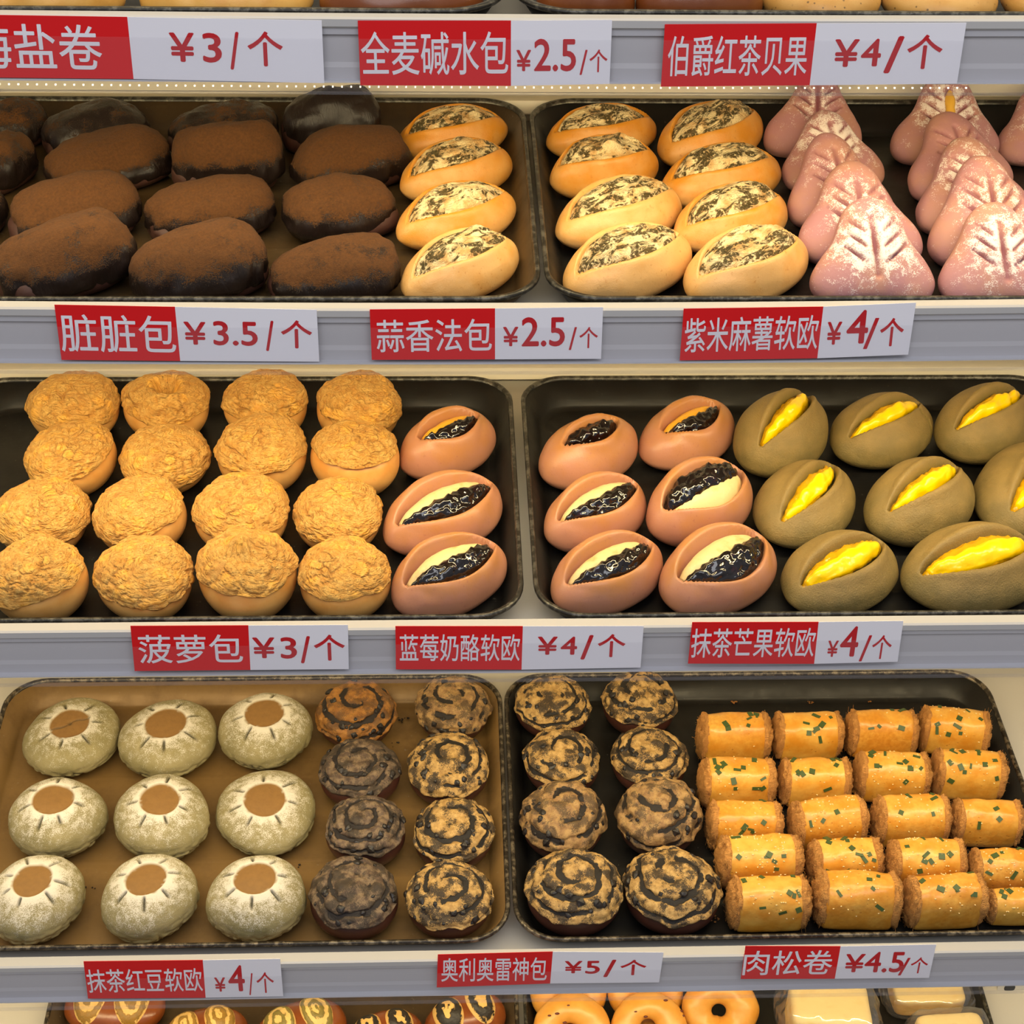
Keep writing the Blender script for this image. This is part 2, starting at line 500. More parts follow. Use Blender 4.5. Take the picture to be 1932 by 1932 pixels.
# pork floss rolls
s = Mat('roll_crust'); n = s.noise(42, 4); n2 = s.noise(230, 3)
col = s.mix(s.rng(n, 0.3, 0.7), lin('#e9b654'), lin('#d8922c'))
col = s.mix(s.mt('MULTIPLY', s.attr('brown'), s.rng(n2, 0.3, 0.7, 0.4, 0.9)), col, lin('#c47f28'))
pit = s.rng(s.voro(150), 0.08, 0.22, 1, 0); pit = s.mt('MULTIPLY', pit, s.rng(s.noise(30, 2), 0.45, 0.6))
col = s.mix(s.mt('MULTIPLY', pit, 0.5), col, lin('#b06a1c'))
MT['roll_crust'] = s.done(col, 0.32, s.bump(s.mt('SUBTRACT', s.noise(110, 3), s.mt('MULTIPLY', pit, 0.6)), 0.35, 0.0016))
s = Mat('pork_floss'); MT['floss'] = s.done(s.mix(s.noise(260, 4, 0.7), lin('#bf7830'), lin('#e6aa5c')), 0.8, s.bump(s.noise(500, 3, 0.7, 1.5, (0.4, 1, 1)), 1.0, 0.003))
s = Mat('scallion'); MT['scallion'] = s.done(s.mix(s.noise(200), lin('#26381a'), lin('#4d612a')), 0.5)
MT['sesame'] = plain('sesame', '#e6c98c', 0.5)
# other breads
MT['salt_crust'] = crust('salt_crust', '#dfae5a', '#cf9038', '#b5701e', 0.4, 0.3, fine=0.2)
MT['pretzel_crust'] = crust('pretzel_crust', '#7a4420', '#6a3516', '#522810', 0.26, 0.3, fine=0.1)
MT['crumb_pale'] = crust('crumb_pale', '#e8cf98', '#e0bc78', '#c99850', 0.65, 0.3, fine=0.5)
MT['bagel_speckle'] = crust('bagel_speckle', '#cfa25c', '#bf8c42', '#6a4a22', 0.45, 0.35, spot='#4a3418', fine=0.25)
MT['bagel_crust'] = crust('bagel_crust', '#e0a650', '#d08c32', '#b4701e', 0.34, 0.25, fine=0.15)
MT['cranberry'] = plain('cranberry', '#5a2010', 0.4)
MT['brown_gloss'] = crust('brown_gloss', '#8a4a20', '#6e3516', '#572810', 0.25, 0.3, fine=0.1)


def swirl_face(name, a, b):
    s = Mat(name)
    f = s.rng(s.mt('ADD', s.attr('ring'), s.rng(s.noise(160, 3), 0.3, 0.7, -0.25, 0.25)), 0.35, 0.6)
    return s.done(s.mix(f, s.mix(s.noise(200, 3), lin(a), lin('#e0b264')), s.mix(s.noise(220, 3), lin(b), lin('#1c1712' if b < '#5' else '#6e5c24'))), 0.5, s.bump(s.mt('ADD', s.noise(200, 3), f), 0.5, 0.002))


MT['swirl_black'] = swirl_face('swirl_black', '#d9b06c', '#2a221a')
MT['swirl_gold'] = swirl_face('swirl_gold', '#d9b36a', '#a9782c')
MT['swirl_green'] = swirl_face('swirl_green', '#d9bd78', '#877a3c')
MT['toast_side'] = crust('toast_side', '#efd596', '#e2b464', '#c98f3c', 0.55, 0.2, fine=0.2)
MT['crumbs'] = plain('crumb_bits', '#8a5a28', 0.8)
MT['dark_crumbs'] = plain('dark_crumb_bits', '#1c1511', 0.8)


# ------------------------------------------------------------------ bread builders: each returns [(part name, V, F, material, attributes), ...]
def loaf_dims(D, a, b, h, e=1.0, box=1.0, bot=0.55):
    """elongated body: poles at the ends of x, domed above, flatter below, resting on z = 0"""
    c = D[:, 0]; ro = np.sqrt(np.maximum(0, 1 - c * c))
    n2 = np.maximum(ro, 1e-6); cy = D[:, 1] / n2; cz = D[:, 2] / n2
    R = ro ** e
    x = a * spow(c, box); y = b * R * spow(cy, 0.92)
    top = h / (1 + bot * 0.75)
    z = np.where(cz > 0, top * R * np.abs(cz), -bot * top * R * np.abs(cz))
    z = z + 0.75 * bot * top
    return np.stack([x, y, np.maximum(z, 0)], 1), top, 0.75 * bot * top


def build_choc(seed, amount=0.75, box=0.75):
    D, Fs = sphc(72, 44, 'x'); r = random.Random(seed)
    a, b, h = 0.058, 0.040 * r.uniform(0.95, 1.05), 0.060
    V, top, z0 = loaf_dims(D, a, b, h, 0.62, box, 0.6)
    n = fbm(V + seed * 3.1, 28, 3, seed)
    nrm = V / np.array([a * a, b * b, h * h * 0.4]); nrm[:, 2] -= z0 / (h * h * 0.4); nrm /= np.linalg.norm(nrm, axis=1)[:, None] + 1e-9
    fold = fbm(V * np.array([1.6, 1.0, 0.35]) + seed, 85, 2, seed + 5)
    low = 1 - ss(0.3 * h, 0.62 * h, V[:, 2])
    V = V + nrm * (n * 0.0065 + np.minimum(fold, 0) * 0.006 * low + 0.0022 * np.maximum(0, fbm(V * np.array([0.6, 1.6, 1.0]) + seed, 120, 2, seed + 31)))[:, None]
    tuck = (1 - ss(0.05 * h, 0.30 * h + 0.10 * h * fbm(V + seed, 40, 2, seed + 9), V[:, 2]))
    V[:, :2] *= (1 - 0.13 * tuck)[:, None]
    tp = r.uniform(-0.16, 0.16)
    V[:, 1] *= 1 + tp * V[:, 0] / a; V[:, 2] *= 1 + tp * 0.8 * V[:, 0] / a
    V[:, 2] = np.maximum(V[:, 2], 0.0004)
    dust = (ss(0.02, 0.75, nrm[:, 2]) * 1.25 - 0.12) * amount + 0.30 * fbm(V + 2.2 * seed, 30, 3, seed + 2) * min(amount, 1 - amount) * 2
    B, _, _ = loaf_dims(D, a * 0.97, b * 0.93, h * 0.62, 0.62, box, 0.8)
    B[:, 0] += 0.004 * (1 if r.random() < 0.5 else -1)
    B[:, :2] *= (1 + 0.04 * fbm(B + seed, 50, 2, seed + 3))[:, None]
    return [('chocolate_coating', V, Fs, MT['chocolate'], {'dust': dust}), ('bun', B, Fs, MT['choc_bread'], {'brown': np.zeros(len(B))})]


def slash_patch(a, b, top, z0, e, xs, w0, y0, nx=56, ny=22):
    t = np.linspace(-1, 1, nx); q = np.linspace(-1, 1, ny)
    T, Q = np.meshgrid(t, q, indexing='ij'); T = T.ravel(); Q = Q.ravel()
    x = xs * T; wl = w0 * np.maximum(1 - T * T, 0) ** 0.75
    y = y0 * (1 - T * T) + Q * wl
    R = np.maximum(1 - (x / a) ** 2, 0) ** (0.5 * e)
    z = z0 + top * R * np.sqrt(np.maximum(0, 1 - np.minimum(1, (np.abs(y) / (b * R + 1e-9)) ** (1 / 0.92 * 2))))
    return x, y, z, T, Q, gridf(nx, ny)


def build_garlic(seed, brown=0.6, y0=-0.001, w0=0.022, lump=1.0):
    D, Fs = sphc(112, 56, 'x'); r = random.Random(seed)
    a, b, h, e = 0.060, 0.0355, 0.060, 1.12
    V, top, z0 = loaf_dims(D, a, b, h, e, 0.95, 0.6)
    xs = 0.86 * a
    T = np.clip(V[:, 0] / xs, -1, 1); wl = w0 * np.maximum(1 - T * T, 0) ** 0.75 + 1e-5
    q = np.abs(V[:, 1] - y0 * (1 - T * T)) / wl
    up = (V[:, 2] > z0) & (np.abs(V[:, 0]) < xs)
    inside = np.where(up, 1 - ss(0.80, 1.02, q), 0)
    lip = np.where(up, np.exp(-((q - 1.12) / 0.16) ** 2), 0) * (1 - T * T)
    n = fbm(V + seed * 2.7, 26, 3, seed)
    sc = 1 + 0.045 * n
    V = V * np.stack([sc, sc, 1 + 0.03 * n], 1)
    V[:, 2] += lip * 0.0035 - inside * 0.009
    V[:, 2] = np.maximum(V[:, 2], 0)
    br = brown * (0.35 + 0.65 * ss(0.1, 0.8, V[:, 2] / h))
    x, y, z, T, Q, F2 = slash_patch(a, b, top, z0, e, xs * 0.97, w0 * 1.03, y0)
    P = np.stack([x, y, z], 1)
    n = fbm(P * np.array([0.55, 1.5, 1]) + seed * 2.7, 75, 4, seed + 3); edge = (1 - Q ** 4) * (1 - T ** 6)
    P[:, 2] += edge * (0.0020 + 0.0105 * n * lump) - 0.0045 * (1 - edge)
    return [('crust', V, Fs, MT['garlic_crust'], {'brown': br}), ('garlic_crumb', P, F2, MT['garlic_crumb'], {})]


def build_purple(seed, lean=38, flour=0.8, filling=False):
    D, Fs = sphc(128, 72, 'z'); r = random.Random(seed)
    th = np.arctan2(D[:, 1], D[:, 0])
    sp = np.sqrt(np.maximum(0, 1 - D[:, 2] ** 2))
    acc = 0
    for k in (-90, 30, 150):
        acc = acc + np.maximum(0, np.cos(th - math.radians(k))) ** 3.2
    Rt = 1 / (acc + 1e-9) ** (1 / 3.2)
    Rt = (0.88 / (1 - 0.215 * np.cos(3 * (th - math.pi / 2)))) * (1 + 0.03 * np.sin(2 * th + seed)) * 1.12
    X = Rt * sp ** 0.9 * np.cos(th); Y = Rt * sp ** 0.9 * np.sin(th)
    T = 0.022
    V = np.stack([X * 0.0475, (Y + 0.1) * 0.049, T * spow(D[:, 2], 0.8)], 1)
    n = fbm(V + seed * 1.9, 24, 3, seed)
    V *= (1 + 0.06 * n)[:, None]

    def seg(ax, ay, bx, by):
        px, py = X - ax, Y - ay; dx, dy = bx - ax, by - ay
        t = np.clip((px * dx + py * dy) / (dx * dx + dy * dy), 0, 1)
        return np.hypot(px - t * dx, py - t * dy), t
    cut = np.zeros(len(V)); front = D[:, 2] > 0.15
    segs = [(0.02, -0.35, -0.02, 0.75, 0.06)]
    for k, yy in enumerate((-0.12, 0.20, 0.50)):
        for sgn in (-1, 1):
            l = 0.5 - 0.09 * k + r.uniform(-0.05, 0.05)
            segs.append((sgn * 0.17, yy, sgn * (0.17 + l * 0.75), yy + l * 0.55 + 0.08, 0.028))
    for ax, ay, bx, by, wd in segs:
        d, t = seg(ax, ay, bx, by)
        cut = np.maximum(cut, np.exp(-(d / wd) ** 2) * (0.5 + 0.5 * np.sin(np.pi * np.clip(t, 0.1, 0.9))))
    cut = np.where(front, cut, 0)
    V[:, 2] -= cut * 0.0055
    fl = np.where(front, flour * np.exp(-(X / 0.75) ** 2 - ((Y - 0.3) / 0.75) ** 2) + 0.16 * flour, 0.05)
    al = math.radians(lean); ca, sa = math.cos(al), math.sin(al)

    def tilt(Q):
        return np.stack([Q[:, 0], Q[:, 1] * ca - Q[:, 2] * sa, Q[:, 1] * sa + Q[:, 2] * ca], 1)
    W = tilt(V); zmin = W[:, 2].min() + 0.004
    W[:, 2] = np.maximum(W[:, 2] - zmin, 0)
    parts = [('dough', W, Fs, MT['purple'], {'cut': cut ** 1.5, 'flour': fl * (1 - cut * 0.7)})]
    if filling:
        D2, F2 = sphc(32, 18, 'x')
        P = D2 * np.array([0.021, 0.0055, 0.006]); P = P[:, [1, 0, 2]] + np.array([0.001, 0.020, 0.0185])
        P += 0.0015 * fbm(P, 200, 2, seed)[:, None]
        P = tilt(P); P[:, 2] -= zmin
        parts.append(('custard_filling', P, F2, MT['custard'], {}))
    return parts


def build_pineapple(seed, cap=1.0, peak=0.0, crater=0.0, tip=(0, 0)):
    D, Fs = sphc(96, 56, 'z'); r = random.Random(seed)
    a, h, zc = 0.0475, 0.072, 0.035

    def body(D, k=1.0):
        z = np.where(D[:, 2] > 0, (h - zc) * spow(D[:, 2], 0.88) * k, zc * 1.25 * D[:, 2])
        ro = np.sqrt(np.maximum(0, 1 - D[:, 2] ** 2)) ** 0.66
        th = np.arctan2(D[:, 1], D[:, 0])
        rr = a * ro * (1 + 0.03 * np.sin(2 * th + seed) + 0.02 * np.sin(3 * th + 2 * seed))
        lowt = ss(0, -1, D[:, 2])
        rr = rr * (1 - 0.07 * lowt)
        return np.stack([rr * np.cos(th), rr * np.sin(th), np.maximum(z + zc, 0)], 1)
    B = body(D, 0.95)
    B[:, :2] *= (1 + 0.02 * fbm(B + seed, 30, 2, seed))[:, None]
    if crater:
        B[:, 2] -= 0.024 * (1 - ss(0.010, 0.022, np.hypot(B[:, 0] - 0.004, B[:, 1] + 0.004))) * (B[:, 2] > 0.04)
    # cap
    D2, F2 = sphc(120, 64, 'z')
    ph = np.arccos(np.clip(D2[:, 2], -1, 1)); th = np.arctan2(D2[:, 1], D2[:, 0])
    E = np.stack([np.cos(th), np.sin(th), np.zeros_like(th)], 1)
    pm = (1.36 + 0.16 * fbm(E * 0.9 + seed, 2.2, 3, seed + 8) + tip[0] * np.cos(th) + tip[1] * np.sin(th)) * cap
    u = ph / math.pi
    # first 80% of the rings cover the dome, the rest tuck in under the edge
    fo = np.minimum(u / 0.86, 1.0); back = np.clip((u - 0.86) / 0.14, 0, 1)
    p2 = fo * pm - back * 0.10
    Dc = np.stack([np.sin(p2) * np.cos(th), np.sin(p2) * np.sin(th), np.cos(p2)], 1)
    C = body(Dc)
    nr = Dc * np.array([1, 1, 1.2]); nr /= np.linalg.norm(nr, axis=1)[:, None]
    q = C + seed * 0.37
    f1, f2, cid = worley(q * 74 + 0.5 * np.stack([fbm(q, 60, 2, seed + k) for k in range(3)], 1), seed)
    g1, g2, _ = worley(q * 165, seed + 50)
    crk = (1 - ss(0.01, 0.10, f2 - f1)) * ss(-0.2, 0.35, fbm(q, 40, 2, seed + 77)); crk2 = 1 - ss(0.0, 0.14, g2 - g1)
    plate = (cid > 0.72) * ss(0.05, 0.3, f2 - f1)
    lump = fbm(q, 46, 3, seed + 4)
    th_ = 0.0032 + 0.0030 * lump + 0.0036 * (0.5 - f1) + 0.0014 * (0.5 - g1) - 0.0012 * crk
    th_ = th_ * (1 - back) - 0.003 * back
    C = C + nr * th_[:, None]
    if peak:
        C[:, 2] += peak * 0.016 * np.exp(-((ph / 0.30) ** 2)) * (1 - back)
    if crater:
        cx, cy = 0.004, -0.004
        d = np.hypot(C[:, 0] - cx, C[:, 1] - cy); m = (1 - back) * (Dc[:, 2] > 0.2)
        C[:, 2] -= crater * 0.022 * (1 - ss(0.006, 0.017, d)) * m
        C[:, 2] += crater * 0.005 * np.exp(-((d - 0.021) / 0.006) ** 2) * m
    C[:, 2] = np.maximum(C[:, 2], 0.002)
    return [('cookie_crust', C, F2, MT['cookie'], {'crack': np.maximum(crk, crk2 * 0.5) * (1 - back), 'plate': plate}),
            ('bun', B, Fs, MT['bun_gold'], {'brown': ss(0.2, 0.9, B[:, 2] / h) * 0.8})]


def build_filled(seed, kind, xs=0.72, w0=0.40, y0=-0.16, jam=1.0, cheese=True, e=1.05, asp=1.0, crack=False):
    """oval bun split open along its top with its filling showing"""
    D, Fs = sphc(128, 60, 'x'); r = random.Random(seed)
    a, b, h = 0.058, 0.040 * asp, 0.056
    V, top, z0 = loaf_dims(D, a, b, h, e, 0.92, 0.6)
    xs *= a; w0 *= b; y0 *= b
    T = np.clip(V[:, 0] / xs, -1, 1); prof = np.maximum(1 - T * T, 0)
    wl = w0 * prof ** 0.7 + 1e-5
    q = np.abs(V[:, 1] - y0 * prof) / wl
    up = (V[:, 2] > z0) & (np.abs(V[:, 0]) < xs)
    inside = np.where(up, 1 - ss(0.62, 1.04, q), 0) * ss(0, 0.25, prof)
    lip = np.where(up, np.exp(-((q - 1.25) / 0.28) ** 2), 0) * prof
    n = fbm(V + seed * 2.1, 22, 3, seed)
    V = V * (1 + 0.05 * n)[:, None]
    V[:, 2] += lip * 0.004 - inside * 0.020
    V[:, 2] = np.maximum(V[:, 2], 0)
    br = ss(0.35, 0.9, V[:, 2] / h) * 0.7 * (1 - inside)
    if crack:
        ck = np.exp(-((V[:, 0] - 0.42 * a + 0.25 * V[:, 1] - 0.0015 * np.sin(V[:, 1] * 400)) / 0.0012) ** 2) * ss(-0.15 * b, -0.4 * b, V[:, 1]) * (V[:, 2] > 0.25 * h)
        V[:, 2] -= 0.004 * ck
        inside = np.maximum(inside, ck)
    matn = MT['pink_crust'] if kind != 'mango' else MT['matcha_crust']
    parts = [('bun', V, Fs, matn, {'brown': br, 'inner': ss(0.15, 0.5, inside)})]
    D2, F2 = sphc(56, 40, 'x')

    def blob(name, mat, yc, yw, dz, hz, lumps, k=0.93, freq=160, dome=0.5):
        x = xs * k * D2[:, 0]; t = D2[:, 0] * k; p = np.maximum(1 - t * t, 0); wloc = w0 * p ** 0.7
        rr = np.sqrt(np.maximum(1 - D2[:, 0] ** 2, 1e-9)); cy = D2[:, 1] / rr; cz = D2[:, 2] / rr
        y = y0 * p + wloc * (yc + yw * cy)
        R = np.maximum(1 - (x / a) ** 2, 0) ** (0.5 * e)
        zt = z0 + top * R * np.sqrt(np.maximum(0.05, 1 - np.minimum(1, (np.abs(y) / (b * R + 1e-9)) ** 2)))
        z = zt - dz + hz * cz * np.minimum(1, p * 2.2)
        P = np.stack([x, y, z], 1) * (1 + 0.05 * fbm(np.stack([x, y, z], 1) + seed * 2.1, 22, 3, seed))[:, None]
        f1, f2, _ = worley(P * freq + seed, seed + 7)
        nz = fbm(P + seed, 90, 2, seed + 21)
        dr = np.stack([0 * cy, cy * 0.5, np.maximum(cz, 0)], 1)
        P = P + dr * (lumps * ((0.55 - f1) * 1.0 + 0.5 * nz))[:, None]
        P[:, 2] = np.maximum(P[:, 2], 0.004)
        parts.append((name, P, F2, mat, {}))
    if kind == 'mango':
        blob('mango_jelly', MT['mango_jelly'], 0.16, 0.76, 0.0115, 0.0075, 0.0055, 0.95, 170)
        blob('mango_filling', MT['mango'], -0.08, 0.52, 0.0085, 0.0080, 0.0050, 0.86, 85)
    else:
        if cheese:
            blob('cream_cheese' if kind == 'cheese' else 'yellow_custard', MT['cheese'] if kind == 'cheese' else MT['yolk'], 0.22 if jam < 1.2 else -0.45, 0.46, 0.0120, 0.0065, 0.0012, 0.88, 120)
        blob('blueberry_jam', MT['jam'], -0.42 if jam < 1.2 else 0.22, 0.42 * jam, 0.0085, 0.0075, 0.0062, 0.94, 150)
    return parts


def build_matcha(seed, flour=0.85, disc=0.40, turn=0.0, crack=False):
    D, Fs = sphc(176, 72, 'z'); r = random.Random(seed)
    a, h, zc = 0.052, 0.050, 0.019
    th = np.arctan2(D[:, 1], D[:, 0]); ph = np.arccos(np.clip(D[:, 2], -1, 1))
    z = np.where(D[:, 2] > 0, (h - zc) * spow(D[:, 2], 0.9), zc * 1.25 * D[:, 2])
    ro = np.sqrt(np.maximum(0, 1 - D[:, 2] ** 2)) ** 0.88
    rr = a * ro * (1 + 0.035 * np.sin(2 * th + seed) + 0.02 * np.sin(3 * th + seed * 1.7)) * (1 - 0.10 * ss(0, -1, D[:, 2]))
    V = np.stack([rr * np.cos(th), rr * np.sin(th), z + zc], 1)
    rad = np.hypot(V[:, 0], V[:, 1]) / a; topm = D[:, 2] > 0.05
    dr = disc * (1 + 0.04 * np.sin(2 * th + seed) + 0.02 * np.sin(5 * th + 2 * seed))
    dm = np.where(topm, 1 - ss(-0.015, 0.02, rad - dr + 0.02 * fbm(V, 300, 2, seed)), 0)
    V[:, 2] -= dm * 0.0022
    cut = np.zeros(len(V)); k = 7
    for i in range(k):
        t0 = turn + i / k * 2 * math.pi + r.uniform(-0.12, 0.12); bend = r.uniform(-0.12, 0.12)
        d = (th - t0 - bend * (rad - 0.5) + math.pi) % (2 * math.pi) - math.pi
        l0, l1 = disc + 0.06, disc + r.uniform(0.26, 0.38)
        along = ss(l0 - 0.04, l0 + 0.04, rad) * (1 - ss(l1 - 0.08, l1 + 0.02, rad))
        cut = np.maximum(cut, np.exp(-(d * rad / 0.026) ** 2) * along)
    if crack:
        cut = np.maximum(cut, np.exp(-((V[:, 1] - 0.75 * V[:, 0] - 0.002 * np.sin(V[:, 0] * 300)) / 0.0011) ** 2) * (rad < disc * 1.05) * 0.8)
    cut = np.where(topm, cut, 0)
    nr = V / np.array([a, a, h]) ** 2; nr[:, 2] -= zc / h ** 2; nr /= np.linalg.norm(nr, axis=1)[:, None]
    low = (1 - ss(0.25, 0.62, V[:, 2] / h))
    wr = fbm(V * np.array([1, 1, 2.6]) + seed, 70, 3, seed + 2); wr = -np.maximum(0, 0.25 - np.abs(wr)) * 4
    V = V + nr * (0.003 * fbm(V + seed, 22, 3, seed) + low * wr * 0.0030 - cut * 0.0042)[:, None]
    V[:, 2] = np.maximum(V[:, 2], 0)
    fl = flour * ss(0.30, 0.95, V[:, 2] / h) * (0.55 + 0.60 * np.exp(-((rad - disc) / 0.16) ** 2)) + 0.16 * flour
    return [('bun', V, Fs, MT['matcha_flour'], {'disc': dm, 'cut': cut, 'flour': fl})]


def build_swirl(seed, mat='top_tan', cap=1.0, turns=2.3, drip=1.0, ph0=0.0):
    D, Fs = sphc(72, 44, 'z')
    a, h, zc = 0.044, 0.064, 0.029
    r = random.Random(seed)

    def body(D):
        z = np.where(D[:, 2] > 0, (h - zc) * D[:, 2], zc * 1.2 * D[:, 2])
        ro = np.sqrt(np.maximum(0, 1 - D[:, 2] ** 2)) ** 0.80
        th = np.arctan2(D[:, 1], D[:, 0])
        rr = a * ro * (1 + 0.02 * np.sin(2 * th + seed)) * (1 - 0.05 * ss(0, -1, D[:, 2]))
        return np.stack([rr * np.cos(th), rr * np.sin(th), np.maximum(z + zc, 0)], 1)
    B = body(D) * np.array([0.985, 0.985, 0.955]); B *= (1 + 0.02 * fbm(B + seed, 30, 2, seed))[:, None]
    D2, F2 = sphc(132, 76, 'z')
    ph = np.arccos(np.clip(D2[:, 2], -1, 1)); th = np.arctan2(D2[:, 1], D2[:, 0])
    E = np.stack([np.cos(th), np.sin(th), np.zeros_like(th)], 1)
    pm = (1.42 + 0.15 * fbm(E + seed, 2.0, 2, seed + 8) + 0.10 * drip * fbm(E + seed, 4.2, 2, seed + 18)) * cap
    u = ph / math.pi; fo = np.minimum(u / 0.88, 1.0); back = np.clip((u - 0.88) / 0.12, 0, 1)
    p2 = fo * pm - back * 0.09
    Dc = np.stack([np.sin(p2) * np.cos(th), np.sin(p2) * np.sin(th), np.cos(p2)], 1)
    C = body(Dc); nr = Dc * np.array([1, 1, 1.1]); nr /= np.linalg.norm(nr, axis=1)[:, None]
    q = C + seed * 0.31
    wob = 0.20 * fbm(q, 34, 2, seed + 3)
    sarm = (fo * 1.0 * turns + wob + (th + ph0) / (2 * math.pi)) % 1.0
    g = np.minimum(sarm, 1 - sarm)
    groove = (1 - ss(0.07, 0.24, g + 0.09 * fbm(q, 110, 2, seed + 60))) * ss(0.03, 0.15, fo) * (1 - ss(0.86, 1.0, fo)) * ss(-0.40, 0.10, fbm(q, 52, 2, seed + 40))
    lump = fbm(q, 75, 3, seed + 4)
    f1, f2, _ = worley(q * 95, seed + 6)
    t_ = (0.0030 - 0.0016 * fo ** 3 + 0.0030 * lump + 0.0032 * (0.6 - f1) - 0.0034 * groove + 0.0012 * np.sin(sarm * 2 * math.pi - 1.6) * (1 - fo)) * (1 - back) - 0.002 * back
    t_ = np.maximum(t_, 0.0004) + 0.0008 * np.exp(-((fo - 0.97) / 0.05) ** 2) * (1 - back)
    C = C + nr * t_[:, None]; C[:, 2] = np.maximum(C[:, 2], 0.002)
    parts = [('cookie_topping', C, F2, MT[mat], {'groove': np.maximum(groove, 0)}), ('bun', B, Fs, MT['choc_bun'], {'brown': 0.5 * np.ones(len(B))})]
    # chocolate chips pressed into the topping
    chips = []
    for i in range(r.randint(18, 24)):
        t = r.uniform(0, 2 * math.pi); f = r.uniform(0.25, 0.95) ** 0.8
        if i < 9:
            t = r.uniform(math.pi * 0.95, math.pi * 2.05)
        j = int(np.argmin((th - ((t + math.pi) % (2 * math.pi) - math.pi)) ** 2 * 2 + (fo - f) ** 2 * 4 + back * 9))
        chips.append((C[j], nr[j], r.uniform(0.0022, 0.0056), r.random() * 6))
    return parts, chips


def build_roll(seed, brown=0.5):
    nu, nx = 56, 30; r = random.Random(seed)
    L, W, H = 0.086, 0.0575, 0.050
    xs = np.linspace(-1, 1, nx); V = []
    th = np.arange(nu) / nu * 2 * math.pi
    cz, cy = np.sin(th), np.cos(th)
    for x in xs:
        k = 1 - 0.05 * abs(x) ** 3 - 0.06 * max(0, (abs(x) - 0.93) / 0.07) ** 2
        y = W / 2 * k * spow(cy, 0.75); z = np.where(cz > 0, H * 0.58 * k * np.abs(cz) ** 0.72, -H * 0.42 * k * np.abs(cz) ** 0.5) + H * 0.42
        V.append(np.stack([np.full(nu, x * L / 2), y, z], 1))
    V = np.vstack(V)
    Fs = [(i * nu + j, i * nu + (j + 1) % nu, (i + 1) * nu + (j + 1) % nu, (i + 1) * nu + j) for i in range(nx - 1) for j in range(nu)]
    Fs = [f[::-1] for f in Fs]
    Fs.append(tuple(range(nu))); Fs.append(tuple(range((nx - 1) * nu, nx * nu))[::-1])
    n = fbm(V + seed, 32, 3, seed)
    V[:, 1] *= 1 + 0.07 * n; V[:, 2] *= 1 + 0.07 * n
    br = brown * (0.5 + 0.8 * fbm(V + seed * 3, 28, 3, seed + 1) + 0.3)
    parts = [('roll_crust', V, Fs, MT['roll_crust'], {'brown': np.clip(br, 0, 1)})]
    # floss packed on each end
    for sgn in (-1, 1):
        D, F1 = sphc(40, 24, 'x')
        P = np.stack([D[:, 0] * 0.0115, W / 2 * 0.98 * spow(D[:, 1], 0.8), H / 2 * 0.98 * spow(D[:, 2], 0.8)], 1)
        P[:, 2] += H / 2 + 0.0004; P[:, 0] += sgn * (L / 2)
        d = np.stack([np.sign(P[:, 0]) * 0.9, D[:, 1], D[:, 2]], 1)
        P += d * (0.0045 * fbm(P + seed, 210, 3, seed + 2 + sgn))[:, None]
        P[:, 2] = np.maximum(P[:, 2], 0.0002)
        Vs = [tuple(p) for p in P]; Fl = list(F1)
        for i in range(420):
            t = r.uniform(0, 2 * math.pi); q = math.sqrt(r.uniform(0.15, 1.0))
            y, z = W / 2 * 0.95 * q * math.cos(t), H / 2 + H / 2 * 0.93 * q * math.sin(t)
            p = np.array([sgn * (L / 2 + 0.0105 * math.sqrt(max(0.05, 1 - q * q)) + r.uniform(-0.003, 0.0005)), y, max(z, 0.001)])
            dv = np.array([sgn * r.uniform(0.0, 0.5), r.gauss(0, 1), r.gauss(0, 1)]); dv /= np.linalg.norm(dv)
            cv = np.array([sgn * r.uniform(-0.3, 0.6), r.gauss(0, 1), r.gauss(0, 1)]) * 0.5
            ln = r.uniform(0.003, 0.0062); wd = r.uniform(0.00018, 0.00034)
            sd = np.cross(dv, [sgn, 0.3, 0.2]); sd /= np.linalg.norm(sd) + 1e-9; s2 = np.cross(dv, sd)
            b0 = len(Vs)
            for m in range(4):
                c = p + dv * ln * m / 3 + cv * ln * (m / 3) ** 2
                c[2] = max(c[2], 0.0006)
                for k in range(3):
                    an = k * 2.094
                    Vs.append(tuple(c + wd * (sd * math.cos(an) + s2 * math.sin(an))))
            for m in range(3):
                for k in range(3):
                    k2 = (k + 1) % 3
                    Fl.append((b0 + m * 3 + k, b0 + m * 3 + k2, b0 + m * 3 + 3 + k2, b0 + m * 3 + 3 + k))
        parts.append(('pork_floss', np.array(Vs), Fl, MT['floss'], {}))
    return parts, V, nu, nx


